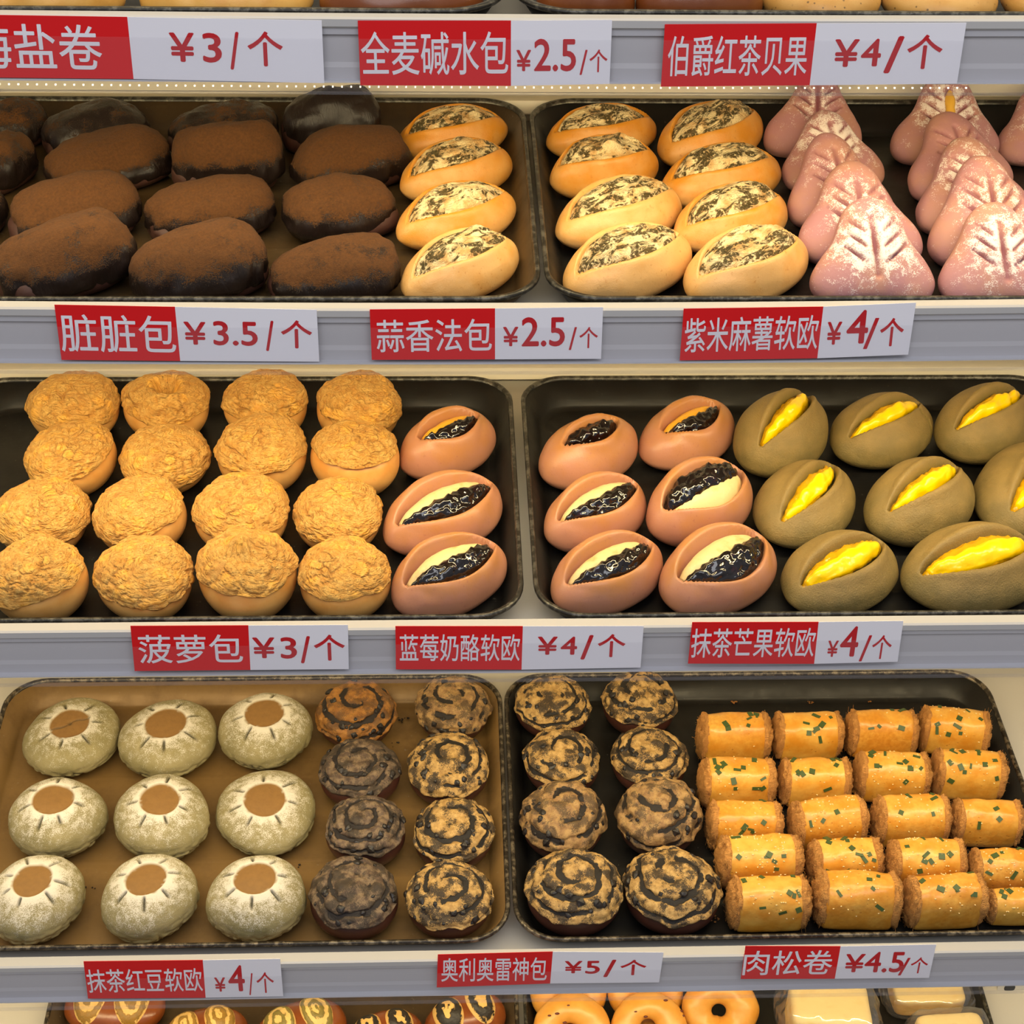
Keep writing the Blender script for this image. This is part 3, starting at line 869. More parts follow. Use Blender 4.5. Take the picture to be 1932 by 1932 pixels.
def build_plainroll(seed, mat, a=0.06, b=0.035, h=0.05, e=0.9, slash=False, wrap=False):
    D, Fs = sphc(64, 48, 'x')
    V, top, z0 = loaf_dims(D, a, b, h, e, 0.95, 0.6)
    n = fbm(V + seed, 24, 3, seed); V *= (1 + 0.05 * n)[:, None]
    if wrap:
        V[:, 1:] *= (1 + 0.05 * np.abs(np.sin(V[:, 0] * 95 + V[:, 1] * 40)))[:, None]
    V[:, 2] = np.maximum(V[:, 2], 0)
    parts = [('crust', V, Fs, MT[mat], {'brown': ss(0.2, 0.9, V[:, 2] / h) * 0.8})]
    if slash:
        x, y, z, T, Q, F2 = slash_patch(a, b, top, z0, e, a * 0.7, b * 0.42, -0.1 * b, 40, 14)
        P = np.stack([x, y, z], 1); P[:, 2] += (1 - Q ** 4) * (0.004 + 0.003 * fbm(P + seed, 90, 3, seed)) * (1 - T ** 6) - 0.002
        P[:, 1] += 0.35 * x
        R = np.maximum(1 - (P[:, 0] / a) ** 2, 0) ** (0.5 * e)
        P[:, 2] = z0 + top * R * np.sqrt(np.maximum(0.02, 1 - (np.abs(P[:, 1]) / (b * R + 1e-9)) ** 2)) + (1 - Q ** 4) * (1 - T ** 6) * (0.003 + 0.003 * fbm(P + seed, 90, 3, seed)) - 0.0015
        parts.append(('split_crumb', P, F2, MT['crumb_pale'], {'brown': np.zeros(len(P))}))
    return parts


def build_bagel(seed, mat, R=0.030, t=0.021, lean=0, knot=False, bits=True):
    nu, nv = 72, 32; r = random.Random(seed)
    A = np.arange(nu) / nu * 2 * math.pi; Bq = np.arange(nv) / nv * 2 * math.pi
    AA, BB = np.meshgrid(A, Bq, indexing='ij'); AA = AA.ravel(); BB = BB.ravel()
    k = 1 + 0.08 * np.sin(AA + seed) + (0.12 * np.exp(-(((AA - 4.4 + math.pi) % (2 * math.pi) - math.pi) / 0.35) ** 2) if knot else 0)
    rr = R + t * k * np.cos(BB); z = t * 0.95 * k * np.sin(BB)
    V = np.stack([rr * np.cos(AA), rr * np.sin(AA), z], 1)
    V += 0.0025 * fbm(V + seed, 35, 3, seed)[:, None] * np.stack([np.cos(AA) * np.cos(BB), np.sin(AA) * np.cos(BB), np.sin(BB)], 1)
    if knot:
        d = ((AA - 4.75 + math.pi) % (2 * math.pi) - math.pi)
        V[:, 2] -= 0.004 * np.exp(-((d + 0.25 * np.sin(BB)) / 0.05) ** 2)
    Fs = [(i * nv + j, ((i + 1) % nu) * nv + j, ((i + 1) % nu) * nv + (j + 1) % nv, i * nv + (j + 1) % nv) for i in range(nu) for j in range(nv)]
    ca, sa = math.cos(math.radians(lean)), math.sin(math.radians(lean))

    def tilt(Q):
        return np.stack([Q[:, 0], Q[:, 1] * ca - Q[:, 2] * sa, Q[:, 1] * sa + Q[:, 2] * ca], 1)
    W = tilt(V); z0 = W[:, 2].min() + 0.002
    W[:, 2] = np.maximum(W[:, 2] - z0, 0)
    parts = [('crust', W, Fs, MT[mat], {'brown': 0.3 + 0.4 * ss(-t, t, z)})]
    if bits:
        for i in range(6):
            a0, b0 = r.uniform(0, 6.28), r.uniform(0.3, 2.6)
            c = np.array([(R + t * 0.99 * math.cos(b0)) * math.cos(a0), (R + t * 0.99 * math.cos(b0)) * math.sin(a0), t * 0.94 * math.sin(b0)])
            D, F1 = sphc(10, 6, 'z')
            P = D * np.array([0.0028, 0.0016, 0.0012]) * r.uniform(0.7, 1.2) + c
            P = tilt(P); P[:, 2] -= z0
            parts.append(('cranberry_bit', P, F1, MT['cranberry'], {}))
    return parts


def build_spiral(seed, face):
    """glossy brown bun with two oval cut faces showing its rolled filling"""
    D, Fs = sphc(64, 40, 'x')
    a, b, h = 0.056, 0.036, 0.044
    V, top, z0 = loaf_dims(D, a, b, h, 0.85, 0.95, 0.6)
    V *= (1 + 0.04 * fbm(V + seed, 26, 3, seed))[:, None]; V[:, 2] = np.maximum(V[:, 2], 0)
    parts = [('crust', V, Fs, MT['brown_gloss'], {'brown': 0.5 * np.ones(len(V))})]
    D2, F2 = sphc(56, 28, 'z')
    for cx in (-0.024, 0.022):
        P = D2 * np.array([0.0195, 0.033, 0.008])
        rad = np.hypot(D2[:, 0], D2[:, 1]); th = np.arctan2(D2[:, 1], D2[:, 0])
        bands = 1.25 if face == 'swirl_black' else 2.25
        ring = 0.5 - 0.5 * np.cos(((rad - 1) * bands + 0.22 * (1 - rad) * 3 * fbm(D2 + seed + cx * 50, 2.6, 2, seed)) * 2 * math.pi)
        P[:, 2] += 0.0016 * ring
        # lie on the dome
        R = np.maximum(1 - ((P[:, 0] + cx) / a) ** 2, 0) ** 0.42
        dome = z0 + top * R * np.sqrt(np.maximum(0.03, 1 - (np.abs(P[:, 1]) / (b * R + 1e-9)) ** 2))
        Q = np.stack([P[:, 0] + cx, P[:, 1], dome + P[:, 2] * 0.75 - 0.001], 1)
        parts.append(('swirl_face', Q, F2, MT[face], {'ring': ring}))
    return parts


def build_toast(seed, L=0.11, W=0.075, H=0.06):
    """block of pale bread inside a crinkled clear bag"""
    D, Fs = sphc(64, 48, 'z')

    def blocky(D, L, W, H, p):
        n = (np.abs(D) ** p).sum(1) ** (1 / p)
        Q = D / n[:, None]
        return Q * np.array([L / 2, W / 2, H / 2])
    V = blocky(D, L, W, H, 9); V *= (1 + 0.035 * fbm(V + seed, 30, 3, seed))[:, None]; V[:, 2] += -V[:, 2].min() + 0.002
    side = ss(0.5, 0.95, np.abs(V[:, 0:2] / np.array([L / 2, W / 2])).max(1)) * (1 - ss(0.7, 0.95, V[:, 2] / H)) * 0.9
    D2, F2 = sphc(110, 80, 'z')
    B = blocky(D2, L + 0.020, W + 0.018, H + 0.014, 5)
    cr = fbm(B + seed, 38, 3, seed + 5); cr = np.abs(cr)
    cr2 = np.abs(fbm(B * np.array([1, 0.6, 1.4]) + seed, 85, 2, seed + 9))
    end = ss(0.6, 1.0, np.abs(B[:, 0]) / (L / 2 + 0.010))
    B = B * (1 + 0.085 * (cr - 0.2) + 0.05 * (cr2 - 0.2))[:, None]
    B[:, 0] *= 1 + 0.14 * end * np.exp(-(B[:, 2] / 0.016) ** 2)
    B[:, 2] += -B[:, 2].min() + 0.0004
    V[:, 2] += 0.004
    return [('bread', V, Fs, MT['toast_side'], {'brown': side}), ('plastic_bag', B, F2, MT['bag'], {})]


# ------------------------------------------------------------------ setting: wall behind the shelves, floor
mb = MB(); mb.box(-1.25, 1.25, 1.722, 1.76, 0.0, 2.35)
tag(link('wall_back', mb.mesh('wall_back', MT['wall'])), kind='structure')
mb = MB(); mb.box(-2.5, 2.5, -1.5, 1.76, -0.05, 0.0)
tag(link('floor', mb.mesh('floor', MT['floor'])), kind='structure')
_tn = 1
for r in (2, 3, 4):
    zb = row_origin(r)[2] + 0.42 * SA
    mb = MB()
    mb.box(-1.2, 1.2, 1.706, 1.722, zb + 0.001, zb + 0.013); mb.box(-1.2, 1.2, 1.712, 1.722, zb + 0.016, zb + 0.034); mb.box(-1.2, 1.2, 1.698, 1.722, zb - 0.020, zb - 0.006)
    tag(link('trim_%d' % _tn, mb.mesh('trim', MT['wall'])), kind='structure'); _tn += 1

# ------------------------------------------------------------------ shelves with their front rails and clear price holders
RAIL = {}
SAG = {1: 0.0022, 2: 0.0040, 3: 0.0, 4: 0.0, 5: 0.0}
SHELF_WORD = {1: 'topmost shelf, its rail holding the three largest price tags', 2: 'second shelf down, carrying chocolate and garlic buns', 3: 'third shelf down, carrying pineapple and mango buns',
              4: 'fourth shelf down, carrying floss rolls and swirl buns', 5: 'lowest shelf at the bottom, carrying bagels and bagged bread'}
XS = list(np.linspace(-0.95, 0.95, 25))
for r in range(1, 6):
    O = row_origin(r)
    yl, zl = O[1] - 0.005, O[2] - (0.0095 if r == 4 else 0.001)
    RAIL[r] = (yl, zl)
    sag = (lambda x, k=SAG[r]: k * (((x - 0.02) / 0.55) ** 2 - 0.45))
    sh = empty('display_shelf'); sh.location = (0, yl, zl)
    tag(sh, 'white metal display shelf, ' + SHELF_WORD[r], 'shelf', 'tilted display shelves')
    vmax = (1.7205 - O[1]) / CA
    mb = MB()
    pts = [(v, n) for v, n in ((-0.001, -0.034), (vmax, -0.034), (vmax, -0.046), (-0.001, -0.046))]
    mb.sweep([(O[1] - yl + v * CA - n * SA, O[2] - zl + v * SA + n * CA) for v, n in pts], XS)
    link('board', mb.mesh('board', MT['deck']), sh)
    mb = MB()
    mb.sweep([(-0.0112, -0.0015), (-0.0095, 0.0), (0.003, 0.0), (0.003, -0.0085), (-0.0095, -0.0085), (-0.0112, -0.0070)], XS, sag, 0)
    mb.sweep([(-0.0085, -0.0085), (-0.002, -0.0085), (-0.002, -0.0140), (-0.0070, -0.0140)], XS, sag, 2)
    mb.sweep([(-0.0040, -0.0140), (-0.0010, -0.0140), (-0.0010, -0.0490), (-0.0052, -0.0490), (-0.0052, -0.040), (-0.0040, -0.036)], XS, sag, 1)
    mb.sweep([(-0.0115, -0.0490), (-0.0010, -0.0490), (-0.0010, -0.0505), (-0.0115, -0.0505)], XS, sag, 2)
    link('front_rail', mb.mesh('front_rail', [MT['rail_white'], MT['rail_grey'], MT['rail_light']]), sh)
    mb = MB()
    n = len(XS)
    V = [(x, -0.0142, -0.0155 + sag(x)) for x in XS] + [(x, -0.0142, -0.0590 + sag(x)) for x in XS]
    mb.add(V, [(i, i + 1, n + i + 1, n + i) for i in range(n - 1)])
    mb.sweep([(-0.0142, -0.0575), (-0.0105, -0.0575), (-0.0105, -0.0590), (-0.0142, -0.0590)], XS, sag)
    o = link('price_holder', mb.mesh('price_holder', MT['clear']), sh); o['label'] = 'clear plastic price holder'
    if r in (1, 3):  # glowing dots added in place of the lamp strip's reflection in the holder
        mb = MB()
        x1 = 0.42 if r == 1 else -0.50
        x = -0.60
        while x < x1:
            z = sag(x) - 0.0545
            mb.box(x - 0.0006, x + 0.0006, -0.0085, -0.0070, z - 0.0005, z + 0.0006)
            x += 0.0072
        o = link('lamp_reflections', mb.mesh('lamp_reflections', MT['led_glint']), sh); o['kind'] = 'stuff'
    mb = MB(); mb.sweep([(0.008, -0.0495), (0.028, -0.0495), (0.028, -0.054), (0.008, -0.054)], XS, sag)
    link('lamp_housing', mb.mesh('lamp_housing', MT['rail_white']), sh)


# ------------------------------------------------------------------ trays
def rrect(w_, d_, rad, inset, n=9):
    x0, x1, y0, y1 = inset, w_ - inset, inset, d_ - inset; rr = max(rad - inset * 0.6, 0.006); P = []
    for cx, cy, a0 in ((x1 - rr, y1 - rr, 0), (x0 + rr, y1 - rr, 90), (x0 + rr, y0 + rr, 180), (x1 - rr, y0 + rr, 270)):
        for i in range(n):
            a = math.radians(a0 + 90 * i / (n - 1)); P.append((cx + rr * math.cos(a), cy + rr * math.sin(a)))
    return P


def lofted(loops, cap_first=False, cap_last=False):
    n = len(loops[0][0]); V = []; Fs = []
    for P, z in loops:
        V += [(x, y, z) for x, y in P]
    for i in range(len(loops) - 1):
        for j in range(n):
            k = (j + 1) % n
            Fs.append((i * n + j, (i + 1) * n + j, (i + 1) * n + k, i * n + k))
    if cap_first:
        Fs.append(tuple(range(n)))
    if cap_last:
        b = (len(loops) - 1) * n; Fs.append(tuple(range(b, b + n))[::-1])
    return V, Fs


def tray(r, x0, pan, rim, label):
    t = empty('baking_tray')
    p = to_world(r, [[x0, 0, 0]])[0]; t.location = p
    t.rotation_euler = (ALPHA, 0, 0)
    tag(t, label, 'tray', 'baking trays on the shelves')
    R = 0.048
    body = [(rrect(TRAY_W, TRAY_D, R, 0.026), -0.0325), (rrect(TRAY_W, TRAY_D, R, 0.020), -0.0300), (rrect(TRAY_W, TRAY_D, R, 0.0035), -0.0035),
            (rrect(TRAY_W, TRAY_D, R, 0.0052), -0.0030), (rrect(TRAY_W, TRAY_D, R, 0.0195), -0.0270), (rrect(TRAY_W, TRAY_D, R, 0.0225), -0.0292), (rrect(TRAY_W, TRAY_D, R, 0.027), -0.0300)]
    V, Fs = lofted(body, True, True)
    if pan == 'pan_gold' or pan == 'pan_brown':     # pressed stiffening creases across the floor
        for yy in (0.137, 0.262):
            b = len(V)
            V += [(0.03, yy - 0.003, -0.02999), (0.57, yy - 0.003, -0.02999), (0.03, yy, -0.02975), (0.57, yy, -0.02975), (0.03, yy + 0.003, -0.02999), (0.57, yy + 0.003, -0.02999)]
            Fs += [(b, b + 1, b + 3, b + 2), (b + 2, b + 3, b + 5, b + 4)]
    me = make_mesh('pan', V, Fs, MT[pan], smooth=True)
    me.polygons.foreach_set('use_smooth', [len(f) == 4 for f in Fs])
    link('pan', me, t)
    ring = [(rrect(TRAY_W, TRAY_D, R, 0.0036), -0.0042), (rrect(TRAY_W, TRAY_D, R, 0.0004), -0.0036), (rrect(TRAY_W, TRAY_D, R, 0.0), -0.0012), (rrect(TRAY_W, TRAY_D, R, 0.0014), 0.0006),
            (rrect(TRAY_W, TRAY_D, R, 0.0042), 0.0004), (rrect(TRAY_W, TRAY_D, R, 0.0054), -0.0032)]
    V, Fs = lofted(ring)
    o = link('rim', make_mesh('rim', V, Fs, MT[rim]), t); o['label'] = 'worn rolled metal rim'
    return t


TRAYS = [(1, 0.048 - 0.6, 'pan_black', 'rim_dark', 'dark baking tray of golden salt rolls, at the top left edge'),
         (1, 0.055, 'pan_black', 'rim_dark', 'dark baking tray of slashed brown buns and bagels, at the top right edge'),
         (2, 0.0817 - 0.6, 'pan_brown', 'rim_dark', 'brownish baking tray holding the cocoa-dusted chocolate buns'),
         (2, 0.0847, 'pan_black', 'rim_dark', 'black baking tray holding garlic buns beside purple triangular buns'),
         (3, 0.0711 - 0.6, 'pan_black', 'rim_dark', 'black baking tray holding the sixteen pineapple buns'),
         (3, 0.0802, 'pan_black', 'rim_dark', 'black baking tray holding blueberry buns beside mango-filled buns'),
         (4, 0.064 - 0.6, 'pan_gold', 'rim_worn', 'gold-coloured worn baking tray under the floured matcha buns'),
         (4, 0.0665, 'pan_black', 'rim_worn', 'black baking tray holding swirl buns and pork floss rolls'),
         (5, 0.0865 - 0.6, 'pan_brown', 'rim_worn', 'brown baking tray of spiral-faced buns on the lowest shelf'),
         (5, 0.0925, 'pan_black', 'rim_dark', 'black baking tray of bagels and bagged bread on the lowest shelf')]
for a in TRAYS:
    tray(*a)


# ------------------------------------------------------------------ price tags
def text_geo(txt, bold):
    """outlines of the lettering, filled by winding number, thickened by overlaid shifted copies"""
    cu = bpy.data.curves.new('lettering', 'FONT'); cu.body = txt; cu.size = 1.0
    o = bpy.data.objects.new('lettering', cu); COL.objects.link(o)
    bpy.context.view_layer.update()
    cc = o.to_curve(bpy.context.evaluated_depsgraph_get())
    loops = []
    for sp_ in cc.splines:
        bp = sp_.bezier_points; L = []
        for i in range(len(bp)):
            p, q = bp[i], bp[(i + 1) % len(bp)]
            a_, b_, c_, d_ = (np.array(x[:2]) for x in (p.co, p.handle_right, q.handle_left, q.co))
            straight = abs(np.cross(b_ - a_, d_ - a_)) + abs(np.cross(c_ - a_, d_ - a_)) < 1e-6
            for t in ((0.0,) if straight else (0.0, 0.25, 0.5, 0.75)):
                L.append(a_ * (1 - t) ** 3 + 3 * b_ * t * (1 - t) ** 2 + 3 * c_ * t * t * (1 - t) + d_ * t ** 3)
        loops.append(np.array(L))
    o.to_curve_clear(); bpy.data.objects.remove(o); bpy.data.curves.remove(cu)
    pts = []; edges = []
    for L in loops:
        b = len(pts); pts += [Vector(p) for p in L]; edges += [(b + i, b + (i + 1) % len(L)) for i in range(len(L))]
    vs, _, fs, *_r = delaunay_2d_cdt(pts, edges, [], 0, 1e-6)
    VV = np.array([v[:] for v in vs]); keep = []
    for f in fs:
        c = VV[list(f)].mean(0); wn = 0
        for L in loops:
            x0, y0 = L[:, 0], L[:, 1]; x1, y1 = np.roll(x0, -1), np.roll(y0, -1)
            side = (x1 - x0) * (c[1] - y0) - (c[0] - x0) * (y1 - y0)
            wn += int(((y0 <= c[1]) & (y1 > c[1]) & (side > 0)).sum()) - int(((y0 > c[1]) & (y1 <= c[1]) & (side < 0)).sum())
        if wn:
            keep.append(tuple(f))
    out = []; FF = []
    for q_, (dx, dy) in enumerate(((0, 0), (bold, 0), (-bold, 0), (0, bold), (0, -bold))):
        b = sum(len(x) for x in out); out.append(np.column_stack([VV + np.array([dx, dy]), np.full(len(VV), 0.00003 * q_)])); FF += [tuple(b + i for i in f) for f in keep]
    return np.vstack(out), FF


def strip_point(r, px, py):
    d = ray(px, py); y = RAIL[r][0] - 0.0124
    return CAM + d * (y / d[1])


def price_tag(r, quad_red, quad_white, name, prices, label):
    t = empty('price_tag')
    A = strip_point(r, *quad_red[0]); Bp = strip_point(r, *quad_white[1])
    ang = math.atan2(Bp[2] - A[2], Bp[0] - A[0])
    t.location = A; t.rotation_euler = (0, -ang, 0)
    tag(t, label, 'price tag', 'red and white price tags')
    e1 = np.array([math.cos(ang), 0, math.sin(ang)]); e2 = np.array([-math.sin(ang), 0, math.cos(ang)])

    def loc(px, py):
        d = strip_point(r, px, py) - A
        return np.array([d @ e1, d @ e2])

    def panel(nm, quad, paper, ink, texts):
        q = [loc(*p) for p in quad]       # TL TR BR BL
        V = [(p[0], 0.0, p[1]) for p in q] + [(p[0], 0.0004, p[1]) for p in q]
        Fs = [(0, 3, 2, 1), (4, 5, 6, 7), (0, 1, 5, 4), (1, 2, 6, 5), (2, 3, 7, 6), (3, 0, 4, 7)]
        mi = [0] * 6
        for txt, x0, x1, y0, y1, bold in texts:
            TV, TF = text_geo(txt, bold)
            mx_, my_ = (x0 + x1) / 2, (y0 + y1) / 2
            L, R_, T, B_ = loc(x0, my_), loc(x1, my_), loc(mx_, y0), loc(mx_, y1)
            lo, hi = TV.min(0), TV.max(0)
            X = L[0] + (TV[:, 0] - lo[0]) / (hi[0] - lo[0]) * (R_[0] - L[0])
            Z = B_[1] + (TV[:, 1] - lo[1]) / (hi[1] - lo[1]) * (T[1] - B_[1])
            b = len(V)
            V += [(x, -0.00015 - dz_, z) for x, z, dz_ in zip(X, Z, TV[:, 2])]
            Fs += [tuple(b + i for i in f) for f in TF]; mi += [1] * len(TF)
        link(nm, make_mesh(nm, V, Fs, [paper, ink], smooth=False, midx=mi), t)
    panel('name_panel', quad_red, MT['paper_red'], MT['ink_white'], [name])
    panel('price_panel', quad_white, MT['paper_white'], MT['ink_red'], prices)
    return t


NB, PB, TB = 0.007, 0.016, 0.006
price_tag(1, [(-150, 26), (240, 32), (252, 149), (-138, 145)], [(240, 32), (607, 38.5), (612, 157), (252, 149)],
          ('海盐卷', -59, 191.5, 45, 130, NB), [('¥', 320, 367.5, 61.5, 116.5, PB), ('3', 382, 418, 62, 118, PB), ('/', 433, 452, 60, 131, PB), ('个', 467, 534, 59, 125, PB)],
          'large red and white price tag reading 3 at the top left corner')
price_tag(1, [(675, 39), (964, 39), (964, 162), (680, 161)], [(964, 39), (1155, 37.5), (1150, 158.5), (964, 162)],
          ('全麦碱水包', 681, 959, 59, 141, NB), [('¥', 974, 1002, 94, 134, PB), ('2.5', 1007.5, 1087, 73, 134.5, PB), ('/', 1094, 1108, 94, 141, TB), ('个', 1112, 1146, 93, 136, TB)],
          'red and white price tag reading 2.5, middle of the top rail')
price_tag(1, [(1254.5, 46), (1541, 44), (1527.5, 161), (1247, 163.5)], [(1541, 44), (1823.5, 43), (1805.5, 158), (1527.5, 161)],
          ('伯爵红茶贝果', 1260, 1523.5, 67, 143, NB), [('¥', 1573.5, 1620, 74, 126, PB), ('4', 1625, 1662.5, 73, 125, PB), ('/', 1670, 1703, 68, 138, PB), ('个', 1711, 1778, 65, 130, PB)],
          'wide red and white price tag reading 4, right end of the top rail')
price_tag(2, [(102.5, 575), (330, 579), (340, 681), (116, 679)], [(330, 579), (597.5, 584.5), (602.5, 682.5), (340, 681)],
          ('脏脏包', 114, 331, 594, 665, NB), [('¥', 347, 389, 607, 650, PB), ('3.5', 402, 486, 606, 652, PB), ('/', 501, 517, 605, 662, PB), ('个', 530, 589, 604, 657, PB)],
          'red and white price tag reading 3.5 below the chocolate buns')
price_tag(2, [(697.5, 584), (934, 582), (934, 678), (701.5, 679)], [(934, 582), (1138, 579.5), (1134, 677), (934, 678)],
          ('蒜香法包', 710, 928, 602, 663.5, NB), [('¥', 949, 978, 616.6, 653, PB), ('2.5', 984, 1066, 598, 653.6, PB), ('/', 1073.5, 1088, 617, 660, TB), ('个', 1093, 1128, 616.6, 656.5, TB)],
          'red and white price tag reading 2.5 below the garlic buns')
price_tag(2, [(1290, 582.5), (1553.5, 578.5), (1542, 676), (1282.5, 680)], [(1553.5, 578.5), (1728.5, 571), (1713.5, 669), (1542, 676)],
          ('紫米麻薯软欧', 1292, 1543.5, 597, 662, NB), [('¥', 1560, 1587.5, 607, 650, PB), ('4', 1598, 1638.5, 585, 648, PB), ('/', 1631, 1656, 600, 658, TB), ('个', 1660, 1705, 599.5, 653, PB)],
          'red and white price tag reading 4 below the purple triangular buns')
price_tag(3, [(246, 1181), (468.5, 1180), (472.5, 1264), (254, 1266)], [(468.5, 1180), (656.5, 1179), (658, 1262.5), (472.5, 1264)],
          ('菠萝包', 261, 457.5, 1197, 1251, NB), [('¥', 476.5, 519, 1202.5, 1241.5, PB), ('3', 529, 560, 1202, 1242.5, PB), ('/', 566.5, 586, 1200, 1251, PB), ('个', 592, 651, 1197, 1246, PB)],
          'red and white price tag reading 3 below the pineapple buns')
price_tag(3, [(746, 1181.5), (986.5, 1181.5), (984, 1263.5), (747, 1263)], [(986.5, 1181.5), (1214.5, 1181), (1208.5, 1259.5), (984, 1263.5)],
          ('蓝莓奶酪软欧', 754, 981, 1196.5, 1247.5, NB), [('¥', 1014, 1052, 1201, 1235, PB), ('4', 1058, 1089, 1201, 1235, PB), ('/', 1096, 1119, 1198, 1244, PB), ('个', 1127.5, 1180, 1196, 1239.5, PB)],
          'red and white price tag reading 4 below the blueberry buns')
price_tag(3, [(1306, 1174), (1544.5, 1173.5), (1536, 1252.5), (1298, 1252)], [(1544.5, 1173.5), (1704.5, 1171.5), (1693.5, 1248.5), (1536, 1252.5)],
          ('抹茶芒果软欧', 1304.5, 1537.5, 1185, 1240, NB), [('¥', 1561, 1581, 1208.5, 1239, PB), ('4', 1586, 1620, 1181.5, 1238.5, PB), ('/', 1623.5, 1642, 1198.5, 1247.5, TB), ('个', 1645, 1682, 1198, 1243, TB)],
          'red and white price tag reading 4 below the mango-filled buns')
price_tag(4, [(157.5, 1814), (382.5, 1811.5), (388, 1882.5), (166, 1884)], [(382.5, 1811.5), (528.5, 1809), (534.5, 1880), (388, 1882.5)],
          ('抹茶红豆软欧', 164, 381.5, 1827.5, 1871.5, NB), [('¥', 405, 425.7, 1844, 1870.5, PB), ('4', 430.4, 461.5, 1821, 1870, PB), ('/', 469, 478, 1836, 1877, TB), ('个', 484, 517, 1834, 1873, TB)],
          'red and white price tag reading 4 below the floured matcha buns')
price_tag(4, [(826, 1801), (1043, 1795.5), (1038, 1855.6), (824, 1863)], [(1043, 1795.5), (1252, 1797), (1243.5, 1853.5), (1038, 1855.6)],
          ('奥利奥雷神包', 832.5, 1032, 1806.5, 1851, NB), [('¥', 1065, 1098.5, 1813, 1836, PB), ('5', 1104.5, 1132, 1812.7, 1837, PB), ('/', 1139, 1162, 1810.6, 1843, PB), ('个', 1170, 1219.7, 1810.6, 1839.6, PB)],
          'red and white price tag reading 5 below the chocolate swirl buns')
price_tag(4, [(1406.5, 1785), (1586, 1785.5), (1575, 1846.5), (1397.5, 1847)], [(1586, 1785.5), (1766.5, 1782), (1752.7, 1845), (1575, 1846.5)],
          ('肉松卷', 1403, 1571, 1793, 1839, NB), [('¥', 1594, 1631, 1799.7, 1834, PB), ('4.5', 1632, 1706, 1795.6, 1834.5, PB), ('/', 1697, 1715, 1807, 1840, TB), ('个', 1718, 1750.5, 1806, 1836, TB)],
          'red and white price tag reading 4.5 below the pork floss rolls')


# ------------------------------------------------------------------ setting breads down on the trays
THETA = {1: 0.376, 2: 0.466, 3: 0.622, 4: 0.75, 5: 0.82}


def wall_push(r, Q):
    """how far a bread must shift to stand clear of the sloping, round-cornered walls of its tray"""
    um = (Q[:, 0].min() + Q[:, 0].max()) / 2
    for tx in [t[1] for t in TRAYS if t[0] == r]:
        if tx < um < tx + TRAY_W:
            h_ = Q[:, 2] + DEPTH; m = h_ < 0.0365
            ins = np.where(h_ < 0.0325, np.maximum(0.0245 - 0.018 * h_ / 0.027, 0.003), 0.0015)[m]
            x = Q[m, 0] - tx - TRAY_W / 2; y = Q[m, 1] - TRAY_D / 2
            rad = np.maximum(0.048 - ins * 0.6, 0.006)
            px = np.abs(x) - (TRAY_W / 2 - ins - rad); py = np.abs(y) - (TRAY_D / 2 - ins - rad)
            cx, cy = np.maximum(px, 0), np.maximum(py, 0)
            d = np.hypot(cx, cy) + np.minimum(np.maximum(px, py), 0) - rad
            i = int(np.argmax(d))
            if d[i] > 0:
                gx, gy = (cx[i], cy[i]) if cx[i] + cy[i] > 0 else ((1, 0) if px[i] > py[i] else (0, 1))
                n = math.hypot(gx, gy); e = d[i] + 0.0004
                return -math.copysign(gx / n * e, x[i]), -math.copysign(gy / n * e, y[i])
    return 0, 0


def settle(r, parts, box, rz, kmin=0.75, kmax=1.3, lift=0.0006):
    """size a bread and stand it on its tray floor so it fills the given share of the view"""
    allV = np.vstack([p[1] if p[0] != 'pork_floss' else p[1][:900] for p in parts])
    if len(allV) > 4000:
        allV = allV[::max(1, len(allV) // 3000)]
    c, s_ = math.cos(math.radians(rz)), math.sin(math.radians(rz))
    x0, y0, x1, y1 = box
    sc, k = 1.0, 1.0
    u, v = 0.0, 0.2
    for it in range(40):
        Q = np.stack([(allV[:, 0] * c - allV[:, 1] * s_) * sc + u, (allV[:, 0] * s_ + allV[:, 1] * c) * sc + v, allV[:, 2] * sc * k - DEPTH + lift], 1)
        p, z = project(to_world(r, Q)); ppm = F_PX / z.mean()
        bx0, by0 = p.min(0); bx1, by1 = p.max(0)
        sc *= ((x1 - x0) / (bx1 - bx0)) ** 0.8
        u += 0.9 * ((x0 + x1) / 2 - (bx0 + bx1) / 2) / ppm
        v += 0.7 * (by1 - y1) / (ppm * THETA[r])
        k = min(kmax, max(kmin, k * ((y1 - y0) / (by1 - by0)) ** 0.6))
        Q = np.stack([(allV[:, 0] * c - allV[:, 1] * s_) * sc + u, (allV[:, 0] * s_ + allV[:, 1] * c) * sc + v, allV[:, 2] * sc * k - DEPTH + lift], 1)
        for _q in range(3 if it < 39 else 40):
            du, dv = wall_push(r, Q)
            u += du; v += dv; Q[:, 0] += du; Q[:, 1] += dv
            if du == 0 and dv == 0:
                break
    return sc, k, u, v, rz


